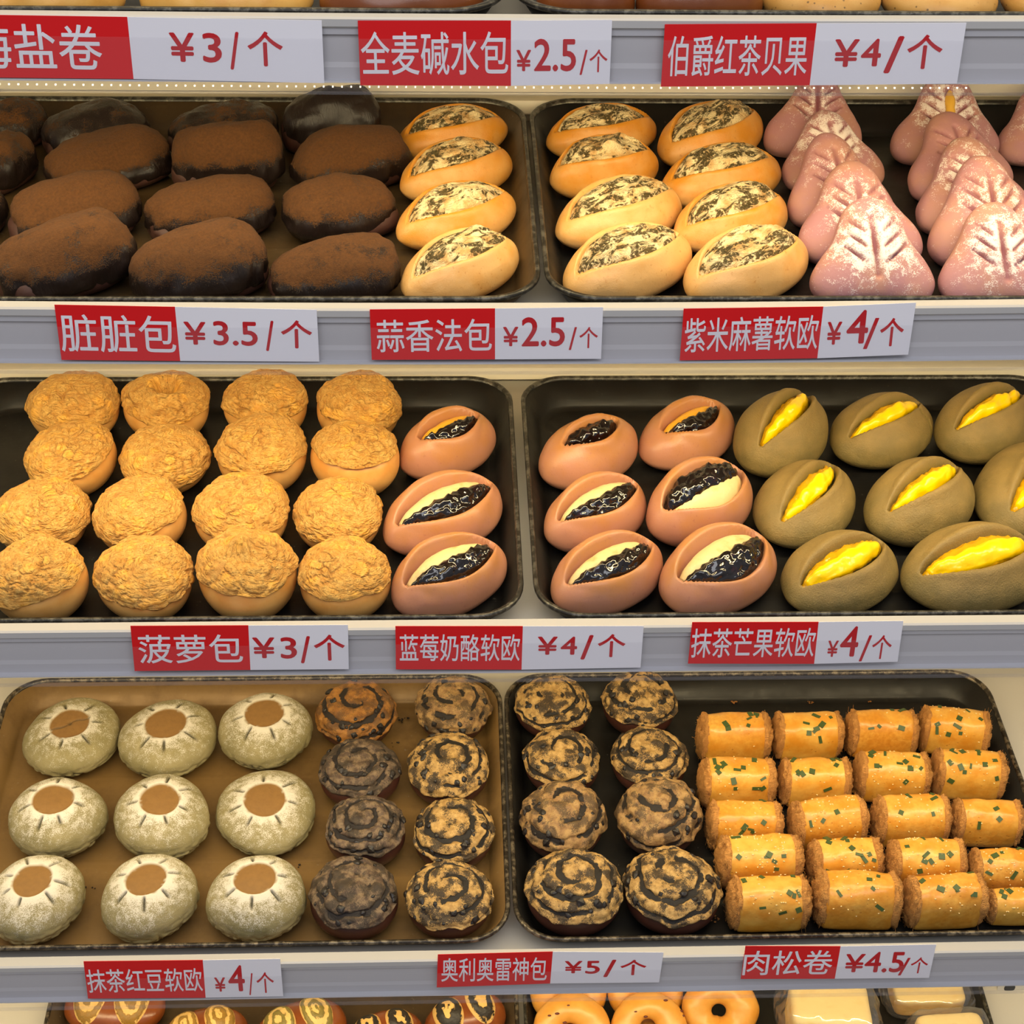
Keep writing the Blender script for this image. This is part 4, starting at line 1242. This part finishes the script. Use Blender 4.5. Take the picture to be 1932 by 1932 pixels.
LOG = []
NUDGE = {1: (-34, 6, 979), 5: (37, -56, 972), 6: (6, 0, 1000), 7: (-12, 2, 1000), 9: (-8, -65, 993), 12: (-90, 9, 993), 13: (-48, -10, 965), 14: (-6, -5, 942), 16: (0, -2, 1000), 18: (14, 6, 968), 21: (-6, -49, 989), 22: (-5, -4, 993), 23: (4, 4, 989), 24: (38, -54, 979), 25: (0, 0, 996), 26: (18, -7, 996), 28: (40, 13, 1000), 32: (-6, 0, 1000), 35: (5, 42, 1000), 36: (-5, -42, 1000), 37: (0, 0, 1000), 38: (-13, -1, 1000), 39: (3, 8, 975), 40: (-1, -2, 1000), 41: (1, 4, 982), 42: (4, 42, 1000), 43: (8, 70, 932), 44: (-1, -1, 1000), 45: (11, 67, 948), 46: (-51, -49, 1000), 47: (-73, -24, 925), 48: (-4, -34, 1000), 49: (39, -60, 952), 51: (20, -11, 968), 53: (-14, -3, 986), 54: (34, 12, 1000), 55: (12, 0, 1000), 56: (0, 1, 1000), 57: (-5, -30, 989), 58: (62, 35, 986), 59: (-5, 49, 989), 60: (23, 12, 986), 61: (-19, 16, 993), 62: (6, -1, 989), 63: (37, 55, 982), 64: (-42, 0, 1000), 65: (29, 65, 996), 66: (-9, 123, 925), 67: (47, 91, 996), 68: (1, -64, 996), 69: (45, -28, 942), 70: (95, 1, 1000), 71: (-6, 0, 1000), 72: (6, 0, 1000), 80: (-2, 18, 996), 81: (-1, 12, 993), 82: (14, 78, 986), 83: (-11, 0, 989), 84: (12, 20, 935), 85: (-22, -6, 878), 86: (17, 18, 872), 87: (-12, -24, 929), 88: (-5, 14, 952), 89: (-7, 11, 958), 90: (9, -174, 952), 91: (6, -114, 945), 92: (-1, 24, 1000), 93: (-10, 49, 982), 94: (1, 2, 1000), 95: (-7, -2, 993), 96: (-30, 0, 996), 97: (-24, -3, 993), 98: (-42, 1, 993), 99: (-16, 1, 996), 100: (-6, 0, 1000), 101: (6, 0, 1000), 103: (-17, 0, 1000), 104: (-8, 76, 989), 106: (-36, 1, 1000), 107: (0, -1, 1000), 108: (-41, 59, 958), 109: (-33, 48, 989), 110: (-30, 6, 982), 111: (6, -10, 989), 112: (-48, 26, 965), 113: (-33, 33, 989), 114: (0, 24, 986), 115: (57, 50, 993), 119: (-18, 33, 989), 120: (73, -1, 986), 121: (11, 6, 996), 122: (24, 0, 1000), 124: (0, 69, 1000), 125: (15, -70, 1000), 126: (6, 1, 1000), 128: (-100, -19, 993), 129: (3, 19, 993), 130: (0, 42, 1000), 131: (36, 0, 1000), 133: (-10, -42, 1000), 134: (12, 0, 1000), 136: (-5, -1, 1000)}




def put(r, name, parts, box, rz, label, cat, group, extra=None, kmin=0.75, kmax=1.3):
    sc, k, u, v, rz = settle(r, parts, box, rz, kmin, kmax)
    nd = NUDGE.get(len(LOG), (0, 0, 1000)); u += nd[0] / 1e4; v += nd[1] / 1e4; sc *= nd[2] / 1000     # small shifts that keep neighbours from touching
    M = Matrix(((1, 0, 0), (0, CA, -SA), (0, SA, CA))) @ Matrix.Rotation(math.radians(rz), 3, 'Z')
    P = to_world(r, [[u, v, -DEPTH + 0.0006]])[0]
    S = np.array([sc, sc, sc * k])
    if len(parts) == 1 and extra is None:
        nm, V, Fs, m, at = parts[0]
        root = link(name, make_mesh(name, V * S, Fs, m, at))
    else:
        root = empty(name)
        for nm, V, Fs, m, at in parts:
            o = link(nm, make_mesh(nm, V * S, Fs, m, at), root)
            if nm == 'pork_floss':
                o['kind'] = 'stuff'
    root.rotation_euler = M.to_euler(); root.location = P
    tag(root, label, cat, group)
    if extra:
        extra(root, S)
    LOG.append((root.name, r, round(sc, 3), round(k, 2), round(u, 4), round(v, 4)))
    return root


ORD = ['first', 'second', 'third', 'fourth', 'fifth']

# ---- second shelf: cocoa chocolate buns
CH = [  # box, turn, cocoa amount, squareness, label
    ((-62, 172, 96, 280), 20, 0.45, 0.8, 'glossy dark chocolate bun cut by the left frame edge, back row'),
    ((80, 163, 296, 286), 18, 0.28, 0.85, 'nearly bare chocolate bun with one cocoa smear, back row'),
    ((315, 168, 526, 284), 8, 0.42, 0.8, 'patchily dusted chocolate bun hidden behind the squarish one, back row'),
    ((530, 150, 719, 284), 3, 0.10, 0.7, 'bare black chocolate bun at the right end of the back row'),
    ((-72, 245, 73, 372), 52, 0.62, 0.85, 'cocoa-flecked chocolate bun cut by the left frame edge, second row from the back'),
    ((72, 225, 326, 370), 22, 0.9, 0.8, 'evenly dusted long chocolate bun, in front of the bare one with a smear'),
    ((322, 225, 537, 368), -4, 1.0, 0.62, 'squarish chocolate bun with thick orange-brown cocoa, second row'),
    ((548, 235, 786, 372), 18, 0.9, 0.8, 'dusted long chocolate bun beside the upper garlic buns, second row'),
    ((-92, 338, 17, 466), 68, 0.5, 0.8, 'dark chocolate bun showing only its end, left frame edge, third row'),
    ((18, 313, 273, 470), 16, 0.85, 0.72, 'folded-end chocolate bun with matte cocoa, left in the third row'),
    ((270, 328, 523, 468), 12, 0.85, 0.75, 'low chocolate bun tucked behind the front middle one, third row'),
    ((530, 325, 753, 462), 10, 0.8, 0.78, 'chocolate bun showing red-brown bread below its coating, third row'),
    ((3, 390, 282, 580), 22, 0.72, 0.72, 'large wrinkled chocolate bun at the left of the front row'),
    ((248, 404, 523, 584), 16, 0.75, 0.85, 'large oval chocolate bun in the middle of the front row'),
    ((497, 437, 766, 584), 6, 0.68, 0.68, 'creased chocolate bun next to the garlic bun in the front row'),
]
for i, (bx, rz, am, sq, lb) in enumerate(CH):
    put(2, 'chocolate_bun', build_choc(11 + i, am, sq), bx, rz + 8, lb, 'bun', 'cocoa chocolate buns', kmin=0.8, kmax=1.3)

# ---- second shelf: garlic buns
GA = [
    ((763, 193, 971, 304), 24, 0.95, 'garlic bun at the back of the single file beside the chocolate buns'),
    ((768, 260, 981, 386), 34, 0.9, 'second garlic bun from the back beside the chocolate buns, golden with dark herbs'),
    ((762, 345, 989, 476), 34, 0.85, 'second garlic bun from the front beside the chocolate buns'),
    ((764, 420, 996, 580), 40, 0.1, 'pale garlic bun at the front beside the creased chocolate bun'),
    ((1022, 194, 1231, 306), 20, 1.0, 'herb-dark garlic bun at the back left corner of the black tray'),
    ((1030, 250, 1236, 380), 20, 0.95, 'garlic bun with a straight golden front lip, second back in the left file'),
    ((1037, 330, 1279, 472), 32, 0.2, 'pale brown garlic bun, third back in the left file of the black tray'),
    ((1048, 428, 1294, 582), 36, 0.1, 'pale garlic bun at the front left corner of the black tray'),
    ((1238, 190, 1441, 314), 40, 0.95, 'golden garlic bun with a raised peak, back of the file beside purple buns'),
    ((1235, 272, 1468, 394), 24, 1.0, 'broad golden garlic bun with three herb streaks beside the purple buns'),
    ((1270, 340, 1487, 482), 32, 0.75, 'garlic bun with orange ends, second from the front beside the purple buns'),
    ((1284, 424, 1522, 582), 36, 0.1, 'pale garlic bun with pointed right end, front row beside the purple buns'),
]
for i, (bx, rz, br, lb) in enumerate(GA):
    put(2, 'garlic_bun', build_garlic(31 + i, br, w0=0.0215 + 0.001 * (i % 3), lump=0.8 + 0.3 * (i % 2)), bx, rz, lb, 'bun', 'garlic herb buns')

# ---- second shelf: purple rice buns
PU = [
    ((1440, 135, 1626, 302), -8, 38, 0.5, False, 'purple triangular bun at the very back of the nearer file'),
    ((1467, 208, 1662, 366), 6, 40, 0.95, False, 'heavily floured pale purple triangular bun, second back in its file'),
    ((1485, 250, 1687, 432), 10, 42, 0.45, False, 'thinly floured purple triangular bun in the middle of its file'),
    ((1505, 303, 1741, 506), 0, 42, 0.6, False, 'pink-purple triangular bun directly behind the front leaf-cut one'),
    ((1527, 370, 1764, 578), 0, 42, 0.95, False, 'front purple triangular bun with leaf-shaped cuts beside the pale garlic bun'),
    ((1680, 135, 1887, 316), -6, 40, 0.8, True, 'purple triangular bun with yellow filling leaking from its cut'),
    ((1712, 228, 1912, 384), 12, 42, 0.3, False, 'smooth orange-pink triangular bun leaning before the leaking one'),
    ((1727, 258, 1948, 446), 6, 42, 0.8, False, 'floured purple triangular bun in the middle of the right-hand file'),
    ((1750, 297, 1990, 512), 4, 42, 0.6, False, 'purple triangular bun second from the front, right-hand file'),
    ((1768, 377, 2010, 580), 0, 42, 0.85, False, 'front purple triangular bun cut off by the right frame edge'),
    ((1893, 180, 2095, 318), -4, 40, 0.6, False, 'purple triangular bun showing only its left side at the right frame edge'),
]
for i, (bx, rz, ln, fl, fi, lb) in enumerate(PU):
    put(2, 'purple_rice_bun', build_purple(51 + i, ln, fl, fi), bx, rz, lb, 'bun', 'purple triangular buns', kmin=0.8, kmax=1.25)

# ---- third shelf: pineapple buns
PI_ = [
    ((48, 690, 231, 830), dict(cap=1.06), 'pineapple bun at the back left with broad crackled plates'),
    ((225, 693, 398, 834), dict(cap=0.95, crater=1.0), 'pineapple bun with a hole torn in its crust, back row'),
    ((418, 687, 582, 824), dict(cap=1.0), 'third pineapple bun along the back row, behind the tall one'),
    ((595, 707, 760, 840), dict(cap=1.0, tip=(0.2, 0.0)), 'small pineapple bun at the right end of the back row'),
    ((42, 797, 219, 944), dict(cap=1.0, tip=(-0.35, -0.1)), 'pineapple bun whose crust slips left, second row'),
    ((213, 800, 403, 948), dict(cap=1.1, tip=(0.1, -0.25)), 'pineapple bun fully hidden under its crust, second row'),
    ((403, 777, 581, 934), dict(cap=0.98), 'tall pineapple bun standing in front of the third back one'),
    ((578, 793, 756, 950), dict(cap=0.80, tip=(0, 0.12)), 'pineapple bun with a straight cap edge above glossy bread, second row right'),
    ((-5, 897, 184, 1048), dict(cap=1.12), 'wide pineapple bun cut by the left frame edge, third row'),
    ((180, 896, 374, 1052), dict(cap=1.0, tip=(-0.3, 0.0)), 'pineapple bun with golden plates and bare right side, third row'),
    ((362, 895, 548, 1048), dict(cap=1.02), 'pale pineapple bun with fine cracks, third in the third row'),
    ((541, 899, 719, 1044), dict(cap=1.12), 'egg-shaped pineapple bun beside the blueberry bun, third row'),
    ((-30, 1008, 168, 1180), dict(cap=1.0, tip=(-0.28, 0.0)), 'pineapple bun at the front left corner with a bare right side'),
    ((167, 1010, 367, 1182), dict(cap=1.05), 'round even pineapple bun, second in the front row'),
    ((367, 998, 564, 1180), dict(cap=0.92, peak=1.0, tip=(0, 0.1)), 'pineapple bun with a raised peak on its crust, front row'),
    ((563, 1020, 743, 1180), dict(cap=0.92, tip=(0, 0.1)), 'small pale pineapple bun at the right end of the front row'),
]
for i, (bx, kw, lb) in enumerate(PI_):
    put(3, 'pineapple_bun', build_pineapple(71 + i, **kw), bx, 37 * i % 360 if 'tip' not in kw and 'crater' not in kw else 0, lb, 'bun', 'pineapple buns', kmin=0.8, kmax=1.25)

# ---- third shelf: blueberry buns
BL = [
    ((747, 766, 930, 910), 36, dict(kind='yolk', xs=0.66, w0=0.52), 'blueberry bun with a yellow streak, behind two others beside pineapple buns'),
    ((720, 886, 946, 1052), 36, dict(kind='cheese', xs=0.86, w0=0.60), 'long open blueberry bun in the middle beside the pineapple buns'),
    ((745, 1012, 964, 1180), 36, dict(kind='cheese', xs=0.84, w0=0.62), 'blueberry bun at the front right corner of the pineapple tray'),
    ((1004, 775, 1194, 924), 38, dict(kind='jam', xs=0.60, w0=0.40, jam=1.7, cheese=False), 'nearly closed blueberry bun showing only jam, back left corner'),
    ((1192, 748, 1378, 894), 38, dict(kind='yolk', xs=0.66, w0=0.52), 'blueberry bun with an orange custard streak, back row next to mango buns'),
    ((1015, 893, 1212, 1052), 36, dict(kind='cheese', xs=0.84, w0=0.58), 'blueberry bun with jam and cream, left in the middle row'),
    ((1213, 860, 1418, 1036), 38, dict(kind='cheese', xs=0.84, w0=0.68, jam=1.35), 'blueberry bun heaped with jam over a cream strip, middle row'),
    ((1032, 1010, 1246, 1176), 36, dict(kind='cheese', xs=0.84, w0=0.58), 'front blueberry bun at the left corner of the mango bun tray'),
    ((1240, 993, 1466, 1176), 38, dict(kind='cheese', xs=0.80, w0=0.70), 'wide open front blueberry bun beside the front mango bun'),
]
for i, (bx, rz, kw, lb) in enumerate(BL):
    put(3, 'blueberry_bun', build_filled(91 + i, asp=0.95, e=1.15, **kw), bx, rz, lb, 'bun', 'blueberry cream buns', kmin=0.8, kmax=1.35)

# ---- third shelf: matcha mango buns
MA = [
    ((1376, 735, 1560, 910), 54, 'mango-filled bun turned upright beside the back blueberry bun'),
    ((1572, 739, 1768, 886), 36, 'cracked mango-filled bun in the middle of the back row'),
    ((1758, 726, 1950, 884), 36, 'mango-filled bun at the right end of the back row'),
    ((1417, 871, 1629, 1056), 54, 'mango-filled bun turned upright, left in the middle row'),
    ((1623, 870, 1836, 1044), 40, 'round mango-filled bun in the centre of the middle row'),
    ((1837, 845, 2060, 1014), 54, 'mango-filled bun cut off by the right frame edge, middle row'),
    ((1456, 1003, 1693, 1174), 36, 'wide open mango-filled bun at the left of the front row'),
    ((1680, 1007, 1948, 1172), 22, 'long mango-filled bun at the front right corner'),
]
for i, (bx, rz, lb) in enumerate(MA):
    put(3, 'mango_bun', build_filled(111 + i, 'mango', xs=0.86, w0=0.33 if i < 6 else 0.42, e=1.14, asp=1.04, crack=(i == 1)), bx, rz, lb, 'bun', 'mango filled buns', kmin=0.8, kmax=1.35)

# ---- fourth shelf: floured matcha buns
MR = [
    ((43, 1316, 228, 1467), 0.70, 'floured matcha bun at the back left, its round patch crossed by a crack'),
    ((221, 1320, 409, 1469), 0.75, 'floured matcha bun in the middle of the back row'),
    ((411, 1307, 591, 1453), 0.90, 'floured matcha bun at the back right, patch set high'),
    ((15, 1466, 205, 1623), 0.85, 'floured matcha bun at the left of the middle row'),
    ((214, 1460, 396, 1625), 0.85, 'floured matcha bun in the centre of the three by three block'),
    ((407, 1455, 595, 1618), 0.85, 'floured matcha bun at the right of the middle row'),
    ((-22, 1617, 162, 1789), 1.0, 'whitest floured matcha bun at the front left corner'),
    ((190, 1618, 377, 1788), 0.95, 'floured matcha bun in the middle of the front row'),
    ((388, 1616, 579, 1786), 0.95, 'floured matcha bun at the right of the front row'),
]
for i, (bx, fl, lb) in enumerate(MR):
    put(4, 'matcha_bun', build_matcha(131 + i, fl, 0.41, 0.3 + i, i == 0), bx, -8 + 5 * (i % 4), lb, 'bun', 'floured matcha buns', kmin=0.75, kmax=1.3)

# ---- fourth shelf: chocolate swirl buns
CHIP = []
for q in range(3):
    D, F1 = sphc(8, 5, 'z')
    CHIP.append(make_mesh('chocolate_chip', D * np.array([1.0, 0.7 + 0.1 * q, 0.42]) * (1 + 0.2 * np.sin(D[:, :1] * (3 + q) + q)), F1, MT['chip'], smooth=False))


def add_chips(chips):
    def f(root, S):
        for k, (p, n, sz, a) in enumerate(chips):
            o = link('chocolate_chip', CHIP[k % 3], root)
            o.location = p * S
            q = Vector(n).to_track_quat('Z', 'Y') @ Matrix.Rotation(a, 3, 'Z').to_quaternion()
            o.rotation_euler = q.to_euler(); o.scale = (sz * S[0],) * 3
    return f


SW = [
    ((594, 1288, 751, 1416), 'top_orange', 'orange-topped swirl bun at the back, next to the matcha buns'),
    ((600, 1397, 758, 1528), 'top_mocha', 'smooth dark swirl bun directly in front of the orange-topped one'),
    ((609, 1508, 763, 1650), 'top_mocha', 'dark swirl bun third back, beside the middle row of matcha buns'),
    ((581, 1638, 754, 1788), 'top_mocha', 'dark ringed swirl bun at the front, next to the matcha buns'),
    ((775, 1270, 934, 1400), 'top_brown', 'chip-strewn swirl bun at the back right corner of the gold tray'),
    ((761, 1388, 938, 1528), 'top_tan', 'tan swirl bun with a dripping smooth cap, second back in the gold tray'),
    ((766, 1515, 944, 1653), 'top_tan', 'tan swirl bun with a round crown, third back in the gold tray'),
    ((760, 1638, 941, 1786), 'top_tan', 'pale swirl bun at the front right corner of the gold tray'),
    ((968, 1222, 1121, 1350), 'top_tan', 'swirl bun half hidden by the rail, back left of the black tray'),
    ((1131, 1222, 1284, 1356), 'top_tan', 'swirl bun half hidden by the rail, next to the empty tray back'),
    ((980, 1350, 1131, 1485), 'top_tan', 'chip-strewn tan swirl bun, second back in the left file'),
    ((1145, 1350, 1302, 1490), 'top_tan', 'swirl bun with a smooth tan cap beside the pork floss rolls'),
    ((980, 1476, 1147, 1629), 'top_brown', 'brown-skirted swirl bun, third back in the left file'),
    ((1161, 1468, 1331, 1627), 'top_brown', 'swirl bun with a deep curved groove beside the third row of floss rolls'),
    ((988, 1617, 1175, 1784), 'top_tan', 'flat-capped swirl bun at the front left corner of the black tray'),
    ((1174, 1610, 1366, 1780), 'top_tan', 'swirl bun with a dark coiled crown beside the front floss roll'),
]
for i, (bx, mt, lb) in enumerate(SW):
    cap = {'top_mocha': 0.86, 'top_orange': 1.05, 'top_brown': 1.05}.get(mt, 0.92)
    parts, chips = build_swirl(151 + i, mt, cap, 2.5 + 0.35 * (i % 3), 1.0 if mt != 'top_orange' else 0.5, 1.3 * i)
    put(4, 'swirl_bun', parts, bx, 0, lb, 'bun', 'chocolate swirl buns', extra=add_chips(chips), kmin=0.8, kmax=1.3)

# ---- fourth shelf: pork floss rolls with spring onion
SCAL = []
for q in range(3):
    m_ = MB(); a_ = [(1.0, 0.75), (1.3, 0.5), (0.8, 0.8)][q]
    m_.box(-a_[0], a_[0], -a_[1], a_[1], -0.12, 0.16)
    SCAL.append(m_.mesh('spring_onion_bit', MT['scallion']))
RO = [
    ((1315, 1330, 1464, 1420), 0, 0.9), ((1456, 1328, 1599, 1414), 0, 0.4), ((1594, 1320, 1744, 1412), -2, 1.1), ((1740, 1328, 1886, 1410), -8, 0.5),
    ((1315, 1412, 1469, 1510), 0, 0.7), ((1463, 1405, 1609, 1504), 0, 0.35), ((1606, 1402, 1761, 1496), -3, 0.4), ((1762, 1400, 1916, 1492), -5, 0.5),
    ((1330, 1492, 1484, 1600), -2, 0.9), ((1485, 1480, 1641, 1588), 6, 1.0), ((1645, 1484, 1804, 1580), 0, 0.6), ((1803, 1480, 1950, 1579), -3, 0.7),
    ((1352, 1575, 1532, 1672), 0, 0.3), ((1523, 1565, 1678, 1665), 3, 0.4), ((1668, 1570, 1833, 1665), 0, 0.45), ((1817, 1575, 1965, 1670), -2, 0.8),
    ((1372, 1660, 1546, 1774), 0, 0.25), ((1535, 1655, 1713, 1768), -3, 0.8), ((1697, 1655, 1869, 1764), 2, 0.8), ((1858, 1662, 1972, 1762), 0, 0.4),
]
ROW_WORD = ['back', 'second', 'third', 'fourth', 'front']
COL_WORD = ['left end', 'second from the left', 'second from the right', 'right end']
LOOK = ['orange-gold', 'pale yellow', 'deep orange', 'sesame-dotted', 'onion-covered', 'egg-yellow', 'pale sesame-covered', 'onion-heaped', 'glossy amber', 'dark sesame', 'plain golden', 'nearly bare', 'herb-flecked', 'onion-dotted', 'sesame-covered', 'amber', 'cream-coloured', 'browned', 'blistered', 'pale onion-topped']
for i, (bx, rz, br) in enumerate(RO):
    parts, V, nu, nx = build_roll(171 + i, br)
    rr_ = random.Random(900 + i)

    def toppings(root, S, V=V, nu=nu, nx=nx, rr_=rr_, i=i):
        cnt = [7, 8, 5, 9, 13, 9, 11, 14, 6, 3, 5, 3, 7, 13, 9, 8, 9, 5, 7, 9][i]
        for k in range(cnt):
            a_ = rr_.randint(3, nx - 4)
            b_ = int(nu * (0.25 + rr_.uniform(-0.09, 0.21))) % nu
            j = a_ * nu + b_
            p = V[j] * S
            t1 = V[(a_ + 1) * nu + b_] - V[(a_ - 1) * nu + b_]; t2 = V[a_ * nu + (b_ + 1) % nu] - V[a_ * nu + (b_ - 1) % nu]
            n = np.cross(t1, t2); n /= np.linalg.norm(n) + 1e-9
            if n[2] < 0 and abs(n[2]) > 0.1:
                n = -n
            o = link('spring_onion_bit', SCAL[k % 3], root)
            q = Vector(n).to_track_quat('Z', 'Y') @ Matrix.Rotation(rr_.uniform(0, 6.28), 3, 'Z').to_quaternion()
            o.location = p; o.rotation_euler = q.to_euler(); o.scale = (rr_.uniform(0.0024, 0.0042),) * 3
        seeds = [3, 3, 3, 25, 15, 8, 40, 20, 18, 45, 25, 2, 60, 25, 50, 40, 25, 22, 28, 18][i]
        D, F1 = sphc(6, 4, 'x'); SV = []; SF = []
        for k in range(seeds):
            a_, b_ = rr_.randint(3, nx - 4), int(nu * (0.25 + rr_.uniform(-0.10, 0.24))) % nu
            p = V[a_ * nu + b_] * S; an = rr_.uniform(0, 3.14); b0 = len(SV)
            Q = D * np.array([0.0013, 0.0008, 0.0006]); Q = np.stack([Q[:, 0] * math.cos(an) - Q[:, 1] * math.sin(an), Q[:, 0] * math.sin(an) + Q[:, 1] * math.cos(an), Q[:, 2]], 1) + p
            SV += [tuple(x) for x in Q]; SF += [tuple(b0 + x for x in f) for f in F1]
        o = link('sesame_seeds', make_mesh('sesame_seeds', SV, SF, MT['sesame']), root); o['kind'] = 'stuff'
    bx = (bx[0] - 1, bx[1], bx[2] + 1, bx[3] + 20)
    put(4, 'pork_floss_roll', parts, bx, rz, '%s pork floss roll, %s of the %s row' % (LOOK[i], COL_WORD[i % 4], ROW_WORD[i // 4]), 'pastry roll', 'pork floss rolls', extra=toppings, kmin=0.7, kmax=1.5)

# ---- top shelf: fronts of the breads seen above the rail
put(1, 'salt_roll', build_plainroll(201, 'salt_crust', wrap=True), (-75, -80, 238, 62), 4, 'golden salt roll at the top left corner', 'bread roll', 'golden salt rolls')
put(1, 'salt_roll', build_plainroll(202, 'salt_crust', wrap=True), (262, -80, 592, 64), 2, 'golden salt roll right of the first, above the price reading 3', 'bread roll', 'golden salt rolls')
put(1, 'slashed_bun', build_plainroll(203, 'pretzel_crust', slash=True), (612, -70, 922, 68), 3, 'brown slashed bun right of the salt rolls', 'bun', 'brown slashed buns')
put(1, 'slashed_bun', build_plainroll(204, 'pretzel_crust', 0.05, slash=True), (1002, -60, 1192, 68), -6, 'brown slashed bun just right of the gap between the top trays', 'bun', 'brown slashed buns')
put(1, 'slashed_bun', build_plainroll(205, 'pretzel_crust', slash=True), (1180, -70, 1424, 68), 3, 'brown slashed bun beside the speckled bagels', 'bun', 'brown slashed buns')
for i, (bx, lb) in enumerate([((1425, -50, 1661, 68), 'speckled bagel beside the brown slashed bun'), ((1653, -50, 1878, 68), 'speckled bagel in the middle of three at the top right'), ((1886, -50, 2112, 68), 'speckled bagel cut off by the top right corner')]):
    put(1, 'speckled_bagel', build_bagel(211 + i, 'bagel_speckle', 0.026, 0.024, 0, bits=False), bx, 30 * i, lb, 'bagel', 'speckled bagels')

# ---- lowest shelf
for i, (bx, rz, fc, lb) in enumerate([
        ((112, 1852, 305, 1965), -4, 'swirl_gold', 'brown spiral bun at the back left of the lowest tray'),
        ((158, 1906, 300, 2030), 20, 'swirl_black', 'black-swirled spiral bun in front of the back left one'),
        ((300, 1892, 470, 2015), 14, 'swirl_gold', 'golden-swirled spiral bun below the price reading 4'),
        ((478, 1880, 655, 2010), 20, 'swirl_green', 'green-swirled spiral bun on the lowest shelf'),
        ((668, 1888, 815, 2005), 14, 'swirl_black', 'black-swirled spiral bun next to the green-swirled one'),
        ((812, 1852, 968, 1985), 20, 'swirl_black', 'black-swirled spiral bun beside the bagels')]):
    put(5, 'spiral_bun', build_spiral(221 + i, fc), bx, rz, lb, 'bun', 'spiral buns')
for i, (bx, rz, kn, lb) in enumerate([
        ((993, 1832, 1139, 1945), 0, False, 'upright bagel with its hole showing, behind the front left one'),
        ((1140, 1826, 1284, 1940), 30, False, 'back bagel in the middle, below the price reading 5'),
        ((1286, 1838, 1433, 1975), 0, True, 'knotted bagel with a fold across its top'),
        ((1008, 1886, 1153, 2010), 60, False, 'front left bagel leaning on the one with a hole'),
        ((1150, 1884, 1296, 2010), 100, False, 'front middle bagel with cranberry bits')]):
    put(5, 'cranberry_bagel', build_bagel(231 + i, 'bagel_crust', 0.030, 0.021, 42, kn), bx, 0, lb, 'bagel', 'cranberry bagels', kmin=0.8, kmax=1.3)
for i, (bx, rz, lb) in enumerate([
        ((1458, 1832, 1668, 2000), -4, 'bagged block of pale bread beside the knotted bagel'),
        ((1712, 1822, 1900, 1925), 0, 'bagged block of pale bread at the back right corner'),
        ((1722, 1895, 1905, 2040), 3, 'bagged block of pale bread in front of the right one')]):
    put(5, 'bagged_bread', build_toast(241 + i), bx, rz, lb, 'bread', 'bagged pale breads', kmin=0.7, kmax=1.3)

# slotted bracket plate at the right end of the lowest shelf
d = ray(1903, 1872); P = CAM + d * (1.56 / d[1])
mb = MB(); mb.box(-0.016, 0.020, 0, 0.003, -0.10, 0.09)
br_ = link('slotted_bracket', mb.mesh('slotted_bracket', MT['post'])); br_.location = P
tag(br_, 'grey metal bracket plate with a keyhole slot, lower right corner', 'bracket')
D, F1 = sphc(20, 8, 'z')
for nm, cz_, rr_ in (('keyhole', 0.008, 0.0075), ('keyhole', -0.008, 0.006)):
    o = link(nm, make_mesh(nm, np.stack([D[:, 0] * rr_, D[:, 2] * 0.0006 - 0.0002, D[:, 1] * rr_ + cz_], 1), F1, MT['slot']), br_)


# loose crumbs on two trays
def crumbs(r, name, spots, mat, label):
    rr_ = random.Random(len(spots)); D, F1 = sphc(7, 5, 'z'); V = []; Fs = []
    for px, py, n, sp in spots:
        for k in range(n):
            x, y = px + rr_.gauss(0, sp), py + rr_.gauss(0, sp * 0.5)
            dd = ray(x, y); O = row_origin(r) - DEPTH * N3
            q = CAM + dd * (((O - CAM) @ N3) / (dd @ N3)) + N3 * 0.0008; s_ = rr_.uniform(0.0006, 0.0018)
            b = len(V); V += [tuple(v) for v in D * np.array([s_, s_ * 0.8, s_ * 0.6]) + q + N3 * s_ * 0.6]; Fs += [tuple(b + i for i in f) for f in F1]
    tag(link(name, make_mesh(name, V, Fs, mat)), label, 'crumbs', kind='stuff')


crumbs(4, 'loose_crumbs', [(1384, 1327, 14, 3), (1530, 1326, 8, 3), (1352, 1735, 8, 5), (1640, 1325, 5, 3)], MT['crumbs'], 'golden crumbs scattered on the black tray behind the floss rolls')
crumbs(4, 'dark_crumbs', [(757, 1360, 12, 8), (745, 1405, 4, 6), (170, 1676, 3, 7), (560, 1632, 4, 8)], MT['dark_crumbs'], 'black crumbs beside the orange-topped swirl bun on the gold tray')
